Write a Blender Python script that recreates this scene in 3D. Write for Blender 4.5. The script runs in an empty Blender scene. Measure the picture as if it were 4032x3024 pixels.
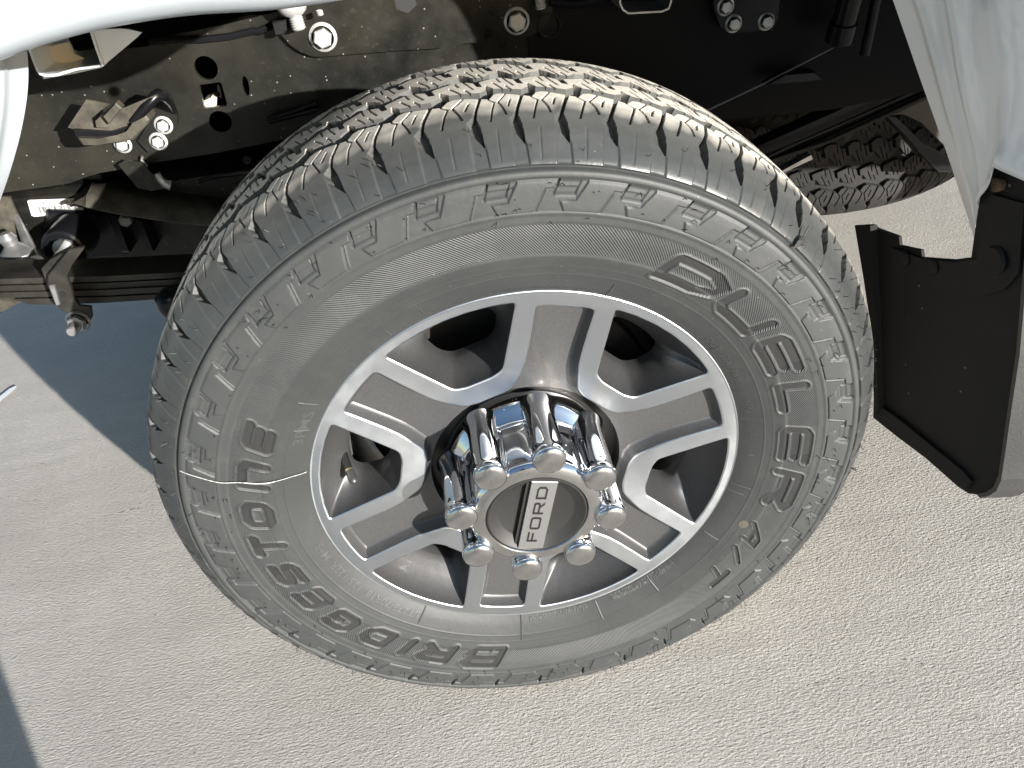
import bpy, math, random
import numpy as np
from mathutils import Vector, Matrix
from mathutils.geometry import delaunay_2d_cdt
random.seed(4); RNG = np.random.default_rng(7)
S = bpy.context.scene
ZG = 0.405                      # wheel centre above the ground; all builders use wheel-centred x, y, z
# ------------------------------------------------------------------ camera
CAM = np.array([0.0, -0.7545, 0.6169]); PITCH, ROLL, YAW, FPX = 0.6408, -0.2069, 0.0040, 3028.7
FW = np.array([math.sin(YAW)*math.cos(PITCH), math.cos(YAW)*math.cos(PITCH), -math.sin(PITCH)])
_r = np.cross(FW, [0, 0, 1]); _r /= np.linalg.norm(_r); _u = np.cross(_r, FW)
RT = math.cos(ROLL)*_r + math.sin(ROLL)*_u; UP = -math.sin(ROLL)*_r + math.cos(ROLL)*_u
cd = bpy.data.cameras.new('camera'); cam = bpy.data.objects.new('camera', cd); S.collection.objects.link(cam)
cd.sensor_width = 36; cd.lens = FPX/4032*36; cd.clip_start = 0.02; cd.clip_end = 2000
cam.matrix_world = Matrix([[RT[i], UP[i], -FW[i], CAM[i] + (ZG if i == 2 else 0)] for i in range(3)] + [[0, 0, 0, 1]])
S.camera = cam
# ------------------------------------------------------------------ sky, sun, exposure
SUN = Vector((0.72, -1.0, 0.226)).normalized()
EL = math.asin(SUN.z)
w = bpy.data.worlds.new('World'); S.world = w; w.use_nodes = True
wn = w.node_tree.nodes; sky = wn.new('ShaderNodeTexSky'); sky.sky_type = 'NISHITA'; sky.sun_disc = False
sky.sun_elevation = EL; sky.sun_rotation = math.atan2(SUN.x, SUN.y); sky.air_density = 1.0; sky.dust_density = 0.8; sky.ozone_density = 1.6
w.node_tree.links.new(sky.outputs[0], wn['Background'].inputs[0]); wn['Background'].inputs[1].default_value = 0.082
sd = bpy.data.lights.new('sun', 'SUN'); sd.energy = 4.2; sd.angle = math.radians(0.5); sd.color = (1.0, 0.97, 0.92)
so = bpy.data.objects.new('sun', sd); S.collection.objects.link(so); so.rotation_euler = SUN.to_track_quat('Z', 'Y').to_euler()
S.view_settings.view_transform = 'Standard'; S.view_settings.look = 'None'; S.view_settings.gamma = 1
S.view_settings.exposure = 1.72

# ------------------------------------------------------------------ helpers
def at(px, py, y):
    """point of the picture (2212 px wide) on the vertical plane y"""
    d = FW + (px*1.8228-2016)/FPX*RT - (py*1.8228-1512)/FPX*UP
    return CAM + d*((y-CAM[1])/d[1])
def axz(pts, y): return [(at(a, b, y)[0], at(a, b, y)[2]) for a, b in pts]
def link(o, parent=None, label=None, cat=None, kind=None, group=None):
    S.collection.objects.link(o)
    if parent is not None: o.parent = parent
    if label: o['label'] = label
    if cat: o['category'] = cat
    if kind: o['kind'] = kind
    if group: o['group'] = group
    return o
def empty(name, parent=None, loc=(0, 0, 0), **k):
    o = bpy.data.objects.new(name, None); o.location = loc; o.empty_display_size = .1
    return link(o, parent, **k)
def mesh(name, v, f, mat, parent=None, smooth=30, zg=True, **k):
    m = bpy.data.meshes.new(name)
    v = np.asarray(v, float).copy()
    if zg: v[:, 2] += ZG
    m.from_pydata(v.tolist(), [], [list(map(int, q)) for q in f])
    m.materials.append(mat); m.update()
    if smooth:
        m.polygons.foreach_set('use_smooth', np.ones(len(m.polygons), bool)); m.set_sharp_from_angle(angle=math.radians(smooth))
    return link(bpy.data.objects.new(name, m), parent, **k)
class MB:
    def __init__(s): s.v = []; s.f = []
    def add(s, v, f):
        o = len(s.v); s.v += [tuple(map(float, q)) for q in v]; s.f += [[i+o for i in q] for q in f]; return s
    def prism(s, pts, y0, y1, bev=0):
        """polygon given as (x, z), thickness y0 (near) .. y1, with an optional chamfer on the near edge"""
        n = len(pts); P = np.array(pts); c = P.mean(0)
        loops = []
        if bev:
            d = np.linalg.norm(P-c, axis=1, keepdims=True); loops.append((c+(P-c)*(1-bev/d), y0)); loops.append((P, y0+bev))
        else: loops.append((P, y0))
        loops.append((P, y1))
        v = [(a[0], y, a[1]) for L, y in loops for a in L]; m = len(loops)
        f = [list(range(n))] + [[(m-1)*n+i for i in range(n)][::-1]]
        for k in range(m-1):
            f += [[k*n+i, k*n+(i+1) % n, (k+1)*n+(i+1) % n, (k+1)*n+i] for i in range(n)]
        return s.add(v, f)
    def box(s, a, b): return s.prism([(a[0], a[2]), (b[0], a[2]), (b[0], b[2]), (a[0], b[2])], a[1], b[1])
    def tube(s, path, r, n=12, cap=True):
        path = [np.array(p, float) for p in path]; R = r if hasattr(r, '__len__') else [r]*len(path); v = []; f = []
        a = None
        for i, p in enumerate(path):
            t = path[min(i+1, len(path)-1)]-path[max(i-1, 0)]; t /= np.linalg.norm(t)
            if a is None: a = np.cross(t, [0, 0, 1] if abs(t[2]) < .9 else [1, 0, 0])
            a = a-t*(a@t); a /= np.linalg.norm(a); b = np.cross(t, a)
            v += [p+R[i]*(math.cos(q)*a+math.sin(q)*b) for q in np.arange(n)*2*math.pi/n]
        for i in range(len(path)-1): f += [[i*n+k, i*n+(k+1) % n, (i+1)*n+(k+1) % n, (i+1)*n+k] for k in range(n)]
        if cap: f += [list(range(n))[::-1], [(len(path)-1)*n+k for k in range(n)]]
        return s.add(v, f)
    def lathe(s, prof, n=48, c=(0, 0), axis='y', close=False):
        """profile of (R, y) turned round the y axis through (x, z) = c  (axis 'z': (R, z) round a vertical axis)"""
        th = np.arange(n)*2*math.pi/n; v = []; f = []
        for R, y in prof:
            for t in th:
                v.append((c[0]+R*math.sin(t), y, c[1]+R*math.cos(t)) if axis == 'y' else (c[0]+R*math.sin(t), c[1]+R*math.cos(t), y))
        for i in range(len(prof)-1): f += [[i*n+k, i*n+(k+1) % n, (i+1)*n+(k+1) % n, (i+1)*n+k] for k in range(n)]
        if close: f += [list(range(n)), [(len(prof)-1)*n+k for k in range(n)][::-1]]
        return s.add(v, f)
    def build(s, name, mat, parent=None, smooth=30, **k): return mesh(name, s.v, s.f, mat, parent, smooth, **k)
def inpoly(P, loop):
    x, y = P[:, 0], P[:, 1]; r = np.zeros(len(P), bool); L = np.asarray(loop)
    for (x0, y0), (x1, y1) in zip(L, np.roll(L, -1, 0)):
        c = (y0 > y) != (y1 > y)
        if y0 != y1: r ^= c & (x < (x1-x0)*(y-y0)/(y1-y0)+x0)
    return r
def region(loops, grid=None):
    """triangles of the even-odd region between loops (2D), with grid points inside for curvature"""
    V = []; E = []
    for L in loops:
        o = len(V); n = len(L); V += [tuple(map(float, p)) for p in L]; E += [(o+i, o+(i+1) % n) for i in range(n)]
    if grid is not None:
        ins = np.zeros(len(grid), bool)
        for L in loops: ins ^= inpoly(grid, L)
        V += [tuple(p) for p in grid[ins].tolist()]
    vo, eo, fo = delaunay_2d_cdt([Vector(p) for p in V], E, [], 0, 1e-7)[:3]
    v = np.array([tuple(p) for p in vo]); f = np.array([list(q) for q in fo])
    c = v[f].mean(1); ins = np.zeros(len(f), bool)
    for L in loops: ins ^= inpoly(c, L)
    return v, f[ins]
def smoothloop(P, step, sig, closed=True):
    """resample a polyline evenly and round its corners"""
    P = np.asarray(P, float); Q = np.vstack([P, P[:1]]) if closed else P
    L = np.r_[0, np.cumsum(np.linalg.norm(np.diff(Q, axis=0), axis=1))]; n = max(8, int(round(L[-1]/step)))
    t = np.linspace(0, L[-1], n+(0 if closed else 1), endpoint=not closed); o = np.stack([np.interp(t, L, Q[:, k]) for k in range(Q.shape[1])], 1)
    h = int(math.ceil(3*sig/step))
    if h < 1: return o
    k = np.exp(-.5*(np.arange(-h, h+1)*step/sig)**2); k /= k.sum()
    if closed: e = np.vstack([o[-h:], o, o[:h]])
    else: e = np.vstack([2*o[0]-o[h:0:-1], o, 2*o[-1]-o[-2:-h-2:-1]])
    return np.stack([np.convolve(e[:, c], k, 'valid') for c in range(o.shape[1])], 1)
def hexbolt(mb, x, y, z, r, fl=None, h=None):
    """flanged hexagon head facing -y"""
    fl = fl or r*1.55; h = h or r*.9
    mb.lathe([(fl*.98, y), (fl, y-r*.10), (fl*.97, y-r*.2), (r*1.15, y-r*.38)], 28, (x, z))
    a = np.arange(6)*math.pi/3+.35
    ring = lambda R, yy: [(x+R*math.sin(t), yy, z+R*math.cos(t)) for t in a]
    mb.add(ring(r, y-r*.3)+ring(r, y-h)+ring(r*.86, y-h-r*.14), [[i, (i+1) % 6, 6+(i+1) % 6, 6+i] for i in range(6)]+[[6+i, 6+(i+1) % 6, 12+(i+1) % 6, 12+i] for i in range(6)]+[list(range(12, 18))])
    return mb
# ------------------------------------------------------------------ materials
def mat(name, col, rough=.5, metal=0, spec=.5, coat=0, bump=0, bscale=60, var=0, vscale=8, **kw):
    m = bpy.data.materials.new(name); m.use_nodes = True; nt = m.node_tree; N = nt.nodes; L = nt.links; b = N['Principled BSDF']
    b.inputs['Base Color'].default_value = (*col, 1); b.inputs['Roughness'].default_value = rough; b.inputs['Metallic'].default_value = metal
    b.inputs['Specular IOR Level'].default_value = spec; b.inputs['Coat Weight'].default_value = coat; b.inputs['Coat Roughness'].default_value = .06
    tc = N.new('ShaderNodeTexCoord')
    if var:
        nz = N.new('ShaderNodeTexNoise'); nz.inputs['Scale'].default_value = vscale; nz.inputs['Detail'].default_value = 6; L.new(tc.outputs['Object'], nz.inputs['Vector'])
        mr = N.new('ShaderNodeMapRange'); mr.inputs[1].default_value = .3; mr.inputs[2].default_value = .7; mr.inputs[3].default_value = 1-var; mr.inputs[4].default_value = 1+var; L.new(nz.outputs[0], mr.inputs[0])
        mx = N.new('ShaderNodeMix'); mx.data_type = 'RGBA'; mx.blend_type = 'MULTIPLY'; mx.inputs[0].default_value = 1; mx.inputs[6].default_value = (*col, 1); L.new(mr.outputs[0], mx.inputs[7]); L.new(mx.outputs[2], b.inputs['Base Color'])
    if bump:
        nz = N.new('ShaderNodeTexNoise'); nz.inputs['Scale'].default_value = bscale; nz.inputs['Detail'].default_value = 4; L.new(tc.outputs['Object'], nz.inputs['Vector'])
        bp = N.new('ShaderNodeBump'); bp.inputs['Strength'].default_value = 1; bp.inputs['Distance'].default_value = bump; L.new(nz.outputs[0], bp.inputs['Height']); L.new(bp.outputs[0], b.inputs['Normal'])
    return m
def nodes_of(m): return m.node_tree.nodes, m.node_tree.links, m.node_tree.nodes['Principled BSDF']
def mth(N, L, op, a, b=None, clamp=False):
    n = N.new('ShaderNodeMath'); n.operation = op; n.use_clamp = clamp
    for i, x in enumerate((a, b)):
        if x is None: continue
        if isinstance(x, (int, float)): n.inputs[i].default_value = x
        else: L.new(x, n.inputs[i])
    return n.outputs[0]
def mixc(N, L, f, a, b, mode='MIX'):
    n = N.new('ShaderNodeMix'); n.data_type = 'RGBA'; n.blend_type = mode
    for i, x in ((0, f), (6, a), (7, b)):
        if isinstance(x, (int, float)): n.inputs[i].default_value = x
        elif isinstance(x, tuple): n.inputs[i].default_value = (*x, 1)
        else: L.new(x, n.inputs[i])
    return n.outputs[2]
def noise(N, L, vec, scale, detail=4, rough=.5):
    n = N.new('ShaderNodeTexNoise'); n.inputs['Scale'].default_value = scale; n.inputs['Detail'].default_value = detail; n.inputs['Roughness'].default_value = rough; L.new(vec, n.inputs['Vector']); return n.outputs[0]
def ramp(N, L, x, a, b, c=0., d=1.):
    n = N.new('ShaderNodeMapRange'); n.inputs[1].default_value = a; n.inputs[2].default_value = b; n.inputs[3].default_value = c; n.inputs[4].default_value = d; L.new(x, n.inputs[0]); return n.outputs[0]
def specks(N, L, vec, scale, size, thr):
    """sparse small dots"""
    v = N.new('ShaderNodeTexVoronoi'); v.inputs['Scale'].default_value = scale; L.new(vec, v.inputs['Vector'])
    dot = mth(N, L, 'LESS_THAN', v.outputs['Distance'], size)
    sp = N.new('ShaderNodeSeparateColor'); L.new(v.outputs['Color'], sp.inputs[0])
    return mth(N, L, 'MULTIPLY', dot, mth(N, L, 'GREATER_THAN', sp.outputs[0], thr))

# rubber: dust, rib and gloss are attributes written by the tyre builder
M = {}
m = mat('rubber', (.035, .036, .035), .55, spec=.45); M['rubber'] = m; N, L, b = nodes_of(m)
tc = N.new('ShaderNodeTexCoord'); ob = tc.outputs['Object']
def attr(n):
    a = N.new('ShaderNodeAttribute'); a.attribute_name = n; return a.outputs['Fac']
n1 = noise(N, L, ob, 14, 6, .6); n2 = noise(N, L, ob, 160, 5, .6); n3 = noise(N, L, ob, 45, 6, .65)
base = mixc(N, L, ramp(N, L, n1, .35, .7), (.027, .0295, .030), (.036, .0385, .0385))
base = mixc(N, L, mth(N, L, 'MULTIPLY', ramp(N, L, n3, .52, .72), .3), base, (.058, .057, .052))
du = mth(N, L, 'MULTIPLY', attr('dust'), ramp(N, L, n2, .25, .6, .75, 1.0))
base = mixc(N, L, du, base, (.47, .44, .39))
base = mixc(N, L, specks(N, L, ob, 260, .12, .985), base, (.2, .19, .17))
base = mixc(N, L, mth(N, L, 'MULTIPLY', attr('ink'), 1.0), base, (.013, .0135, .014))
L.new(base, b.inputs['Base Color'])
L.new(mth(N, L, 'ADD', mth(N, L, 'SUBTRACT', .58, mth(N, L, 'MULTIPLY', attr('gloss'), .22)), mth(N, L, 'MULTIPLY', attr('dust'), .3)), b.inputs['Roughness'])
uv = N.new('ShaderNodeUVMap'); uv.uv_map = 'UVMap'; sx = N.new('ShaderNodeSeparateXYZ'); L.new(uv.outputs[0], sx.inputs[0])
ph = mth(N, L, 'ADD', mth(N, L, 'MULTIPLY', sx.outputs[0], 2*math.pi*640), mth(N, L, 'MULTIPLY', sx.outputs[1], 2*math.pi*330))
rib = mth(N, L, 'MULTIPLY', mth(N, L, 'SINE', ph), attr('rib'))
hgt = mth(N, L, 'ADD', mth(N, L, 'MULTIPLY', rib, .45), mth(N, L, 'MULTIPLY', n2, .5))
bp = N.new('ShaderNodeBump'); bp.inputs['Distance'].default_value = .0007; bp.inputs['Strength'].default_value = .8; L.new(hgt, bp.inputs['Height']); L.new(bp.outputs[0], b.inputs['Normal'])

M['rubber_plain'] = mat('rubber_plain', (.03, .03, .03), .6, bump=.0004, bscale=300, var=.25)
M['marking'] = mat('raised_rubber', (.042, .0425, .041), .55)
# machined aluminium with turning marks (anisotropic round the axle)
m = mat('machined_aluminium', (.45, .46, .475), .34, 1.0); M['machined'] = m; N, L, b = nodes_of(m)
b.inputs['Anisotropic'].default_value = .55; tg = N.new('ShaderNodeTangent'); tg.direction_type = 'RADIAL'; tg.axis = 'Y'; L.new(tg.outputs[0], b.inputs['Tangent'])
tc = N.new('ShaderNodeTexCoord'); ob = tc.outputs['Object']
nn = noise(N, L, ob, 55, 6, .7); L.new(ramp(N, L, nn, .3, .7, .31, .37), b.inputs['Roughness'])
L.new(mixc(N, L, ramp(N, L, noise(N, L, ob, 9, 4), .35, .65), (.50, .53, .565), (.56, .585, .61)), b.inputs['Base Color'])
m = mat('pocket_paint', (.21, .20, .19), .42, .55, coat=.25); M['pocket'] = m; N, L, b = nodes_of(m)
tc = N.new('ShaderNodeTexCoord'); ob = tc.outputs['Object']
L.new(mixc(N, L, ramp(N, L, noise(N, L, ob, 900, 2), .3, .7), (.062, .062, .064), (.10, .10, .102)), b.inputs['Base Color'])
M['barrel'] = mat('barrel_silver', (.24, .235, .225), .45, .8, var=.15, vscale=20)
m = mat('chrome', (.64, .655, .68), .05, 1.0); M['chrome'] = m; N, L, b = nodes_of(m)
tc = N.new('ShaderNodeTexCoord'); ob = tc.outputs['Object']
L.new(mth(N, L, 'ADD', ramp(N, L, noise(N, L, ob, 70, 5, .7), .35, .75, .025, .11), mth(N, L, 'MULTIPLY', specks(N, L, ob, 260, .2, .93), .4)), b.inputs['Roughness'])
M['satin'] = mat('satin_chrome', (.50, .495, .48), .24, 1.0, var=.06, vscale=50, bump=.0001, bscale=900)
M['nut_face'] = mat('nut_face', (.50, .495, .485), .20, 1.0, var=.08, vscale=90, bump=.0001, bscale=700)
M['cap_dark'] = mat('cap_dark_grey', (.018, .018, .0178), .55, .2, bump=.00008, bscale=1500, var=.1, vscale=40)
M['bar_silver'] = mat('bar_silver', (.40, .40, .40), .38, .9, bump=.0001, bscale=1200)
M['ink'] = mat('black_ink', (.008, .008, .008), .5)
M['black_gap'] = mat('black_gap', (.012, .012, .012), .4)
M['iron'] = mat('cast_iron', (.03, .028, .026), .6, .3, var=.4, vscale=30)
M['steel_grey'] = mat('steel_grey', (.35, .35, .35), .4, .8, var=.2, vscale=60)
M['steel_dark'] = mat('dull_steel', (.08, .08, .082), .45, .5)
M['zinc'] = mat('zinc_plated', (.44, .44, .43), .42, .35, var=.08, vscale=120, bump=.0002, bscale=500)
# white body paint
m = mat('white_paint', (.68, .70, .715), .32, spec=.5, coat=.6); M['white'] = m; N, L, b = nodes_of(m)
tc = N.new('ShaderNodeTexCoord'); ob = tc.outputs['Object']
L.new(mixc(N, L, mth(N, L, 'MULTIPLY', ramp(N, L, noise(N, L, ob, 6, 8, .65), .55, .8), .35), (.58, .635, .685), (.50, .49, .46)), b.inputs['Base Color'])
# dusty black frame paint
m = mat('black_frame_paint', (.016, .016, .014), .4, spec=.25); M['frame'] = m; N, L, b = nodes_of(m)
tc = N.new('ShaderNodeTexCoord'); ob = tc.outputs['Object']
c = mixc(N, L, ramp(N, L, noise(N, L, ob, 7, 6, .6), .35, .75), (.0055, .0058, .0055), (.024, .023, .017))
c = mixc(N, L, mth(N, L, 'MULTIPLY', ramp(N, L, noise(N, L, ob, 150, 6, .7), .58, .75), .35), c, (.10, .095, .075))
c = mixc(N, L, specks(N, L, ob, 150, .16, .90), c, (.16, .155, .13)); c = mixc(N, L, specks(N, L, ob, 75, .07, .93), c, (.22, .21, .18))
L.new(c, b.inputs['Base Color']); L.new(ramp(N, L, noise(N, L, ob, 40, 5), .3, .7, .22, .45), b.inputs['Roughness'])
bp = N.new('ShaderNodeBump'); bp.inputs['Distance'].default_value = .002; bp.inputs['Strength'].default_value = .35; L.new(noise(N, L, ob, 22, 5, .6), bp.inputs['Height']); L.new(bp.outputs[0], b.inputs['Normal'])
M['gloss_black'] = mat('gloss_black_paint', (.006, .0063, .0075), .28, spec=.22, bump=.0015, bscale=12, var=.3, vscale=10)
M['dusty_brown'] = mat('dusty_brown_steel', (.058, .052, .040), .55, .2, var=.55, vscale=38, bump=.0012, bscale=90)
M['leaf_steel'] = mat('spring_steel', (.021, .0195, .016), .5, .25, var=.6, vscale=28, bump=.001, bscale=80)
M['plastic'] = mat('black_plastic', (.009, .009, .0095), .7, spec=.2, var=.2, vscale=6)
m = M['plastic']; N, L, b = nodes_of(m); tc = N.new('ShaderNodeTexCoord'); ob = tc.outputs['Object']
c = mixc(N, L, mth(N, L, 'MULTIPLY', ramp(N, L, noise(N, L, ob, 18, 8, .7), .58, .75), .2), (.009, .009, .0095), (.07, .065, .055)); c = mixc(N, L, specks(N, L, ob, 60, .09, .8), c, (.12, .11, .10)); L.new(c, b.inputs['Base Color'])
M['sticker'] = mat('label_paper', (.55, .55, .54), .5)
M['rust'] = mat('rusty_clip', (.11, .07, .045), .6, .2, var=.4, vscale=150)
M['underside_black'] = mat('dark_underside', (.005, .005, .005), .8, spec=.1, var=.4, vscale=5)
M['cream'] = mat('primer_cream', (.62, .57, .47), .55, var=.15, vscale=30, bump=.0006, bscale=120)
# concrete
m = mat('concrete', (.5, .46, .4), .9, spec=.25); M['concrete'] = m; N, L, b = nodes_of(m)
tc = N.new('ShaderNodeTexCoord'); ob = tc.outputs['Object']
mp = N.new('ShaderNodeMapping'); mp.inputs['Rotation'].default_value = (0, 0, math.radians(-3)); mp.inputs['Scale'].default_value = (1, 3.0, 1); L.new(ob, mp.inputs['Vector']); st = mp.outputs[0]
big = noise(N, L, ob, 2.2, 6, .6); med = noise(N, L, st, 16, 6, .6); fin = noise(N, L, st, 105, 4, .68); grn = noise(N, L, ob, 270, 3, .6)
mp2 = N.new('ShaderNodeMapping'); mp2.inputs['Rotation'].default_value = (0, 0, math.radians(-4)); mp2.inputs['Scale'].default_value = (2.2, 42, 1); L.new(ob, mp2.inputs['Vector']); crk = mth(N, L, 'MULTIPLY', ramp(N, L, noise(N, L, mp2.outputs[0], 1.6, 5, .6), .64, .72), ramp(N, L, noise(N, L, ob, 90, 3), .45, .6))
c = mixc(N, L, ramp(N, L, big, .3, .7), (.47, .432, .39), (.60, .56, .51)); c = mixc(N, L, mth(N, L, 'MULTIPLY', ramp(N, L, med, .35, .7), .3), c, (.42, .385, .35))
c = mixc(N, L, mth(N, L, 'MULTIPLY', ramp(N, L, grn, .56, .72), .45), c, (.30, .28, .245)); mp3 = N.new('ShaderNodeMapping'); mp3.inputs['Rotation'].default_value = (0, 0, math.radians(-5)); mp3.inputs['Scale'].default_value = (.9, 8, 1); L.new(ob, mp3.inputs['Vector'])
c = mixc(N, L, mth(N, L, 'MULTIPLY', ramp(N, L, noise(N, L, mp3.outputs[0], 2.2, 6, .65), .45, .75), .45), c, (.40, .365, .33)); c = mixc(N, L, specks(N, L, ob, 55, .10, .94), c, (.22, .20, .18))
c = mixc(N, L, mth(N, L, 'MULTIPLY', ramp(N, L, fin, .42, .62, 1., 0.), .28), c, (.30, .28, .25)); c = mixc(N, L, mth(N, L, 'MULTIPLY', crk, .6), c, (.16, .15, .135)); L.new(c, b.inputs['Base Color'])
hh = mth(N, L, 'ADD', mth(N, L, 'MULTIPLY', fin, 1.0), mth(N, L, 'ADD', mth(N, L, 'MULTIPLY', grn, .55), mth(N, L, 'SUBTRACT', mth(N, L, 'MULTIPLY', med, .25), mth(N, L, 'MULTIPLY', crk, .5))))
bp = N.new('ShaderNodeBump'); bp.inputs['Distance'].default_value = .0044; bp.inputs['Strength'].default_value = 1.0; L.new(hh, bp.inputs['Height']); L.new(bp.outputs[0], b.inputs['Normal'])
M['white_line'] = mat('white_line_paint', (.8, .8, .78), .6, bump=.0005, bscale=200)

# ------------------------------------------------------------------ ground and painted line
G = MB(); R_ = 600
G.add([(-R_, -R_, -ZG), (R_, -R_, -ZG), (R_, R_, -ZG), (-R_, R_, -ZG)], [[0, 1, 2, 3]])
G.build('ground', M['concrete'], None, 0, kind='structure')
ln = MB(); a0 = np.array([-1.296, 1.063]); dr = np.array([-.42, -.90]); dr /= np.linalg.norm(dr); nr = np.array([-dr[1], dr[0]])
q = [a0+nr*.004, a0+dr*.012+nr*.011, a0+dr*1.2+nr*.012, a0+dr*1.2-nr*.012, a0+dr*.012-nr*.011, a0-nr*.004]
ln.add([(p[0], p[1], -ZG+.004) for p in q], [[0, 1, 2, 3, 4, 5]]); ln.build('painted_line', M['white_line'], None, 0, kind='structure')

# ------------------------------------------------------------------ the truck
truck = empty('pickup_truck', None, (0, 0, 0), label='white pickup truck seen at its open rear wheel arch with black frame rail', cat='pickup truck')
wheel = empty('wheel', truck)

# ---- tyre: one height field over (angle, profile length), 60 tread pitches
PROF = np.array([(.240, -.108), (.246, -.113), (.255, -.119), (.270, -.126), (.290, -.1325), (.315, -.137), (.340, -.1385), (.360, -.1375), (.3733, -.1350), (.380, -.1325), (.390, -.124), (.400, -.113), (.4085, -.100), (.4135, -.090), (.4165, -.06), (.4183, -.03), (.4188, 0), (.4183, .03), (.4172, .054), (.416, .065), (.413, .076), (.4085, .087), (.400, .103), (.385, .122), (.36, .142), (.33, .150), (.29, .146), (.25, .125), (.243, .115)])
_sg = np.r_[0, np.cumsum(np.linalg.norm(np.diff(PROF, axis=0), axis=1))]*1000
def prof(s, sig=3.0):
    t = np.arange(-20, _sg[-1]+20, .25); e = np.clip(t, 0, _sg[-1])
    o = np.stack([np.interp(e, _sg, PROF[:, k]) for k in (0, 1)], 1)
    k = np.exp(-.5*(np.arange(-60, 61)*.25/sig)**2); k /= k.sum()
    o = np.stack([np.convolve(np.pad(o[:, c], 60, 'edge'), k, 'valid') for c in (0, 1)], 1)
    d = np.gradient(o, axis=0); d /= np.linalg.norm(d, axis=1, keepdims=True)+1e-12
    P = np.stack([np.interp(s, t, o[:, c]) for c in (0, 1)], 1); D = np.stack([np.interp(s, t, d[:, c]) for c in (0, 1)], 1)
    return P, np.stack([D[:, 1], -D[:, 0]], 1)          # point (R, y) and outward normal
def seg_d(X, Y, pts):
    d = np.full(np.broadcast(X, Y).shape, 1e9)
    for (ax, ay), (bx, by) in zip(pts[:-1], pts[1:]):
        ux, uy = bx-ax, by-ay; l = ux*ux+uy*uy+1e-12
        t = np.clip(((X-ax)*ux+(Y-ay)*uy)/l, 0, 1); d = np.minimum(d, np.hypot(X-ax-t*ux, Y-ay-t*uy))
    return d
def poly_sd(X, Y, pts):
    d = seg_d(X, Y, list(pts)+[pts[0]]); sh = np.broadcast(X, Y).shape
    P = np.stack([np.broadcast_to(X, sh).ravel(), np.broadcast_to(Y, sh).ravel()], 1)
    return np.where(inpoly(P, pts).reshape(sh), -d, d)
def inside(sd, wdt=.9): return np.clip(.5-sd/wdt, 0, 1)
MM = 40.0                                              # millimetres per tread pitch in the pattern cell
def per(a, pts):
    xs = np.array([p[0] for p in pts]) % 1; o = np.argsort(xs); ys = np.array([p[1] for p in pts])[o]; xs = xs[o]
    return np.interp(a % 1, np.r_[xs[-1]-1, xs, xs[0]+1], np.r_[ys[-1], ys, ys[0]])
E0 = [(0, 229), (.21, 225.5), (.40, 222.5), (.45, 222.3), (.57, 231), (.71, 233.5)]
E1 = [(.26, 239.6), (.47, 246.8), (.64, 246), (.75, 245)]
E2 = [(.725, 276), (.92, 276), (.19, 266.7), (.27, 266.4), (.38, 269.8), (.68, 274.7)]
E3 = [(.21, 283.6), (.465, 281), (.65, 291), (.87, 292.3), (.084, 289.3)]
E4 = [(.96, 327), (.18, 326), (.37, 316.8), (.55, 315.8), (.88, 327)]
E5 = [(.03, 344.5), (.35, 337), (.63, 328.5), (.83, 340)]
CA = .22
def reflect(pts): return [(CA-a, 608-s) for a, s in pts]
BP = [(228, E0), (244, E1), (272, E2), (287, E3), (322, E4), (338, E5)]
def warp(c, a):
    """canonical profile length c -> actual s at phase a: grid rows follow the zigzag edges of the ribs"""
    ks = [c_ for c_, _ in BP]+[364, 380]
    es = [per(a, e) for _, e in BP]+[per(a, [((CA-x) % 1, 608-y) for x, y in E1]), per(a, [((CA-x) % 1, 608-y) for x, y in E0])]
    out = np.empty((len(c), len(a)))
    for j in range(len(a)): out[:, j] = np.interp(c, [0, 198]+ks+[402, 900], [0, 198]+[e[j] for e in es]+[402, 900])
    return out
def in_groove(c, e=.0):
    g = np.zeros(len(c), bool)
    for lo, hi in ((228, 244), (272, 287), (322, 338), (364, 380)): g |= (c > lo+e) & (c < hi-e)
    return g
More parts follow.
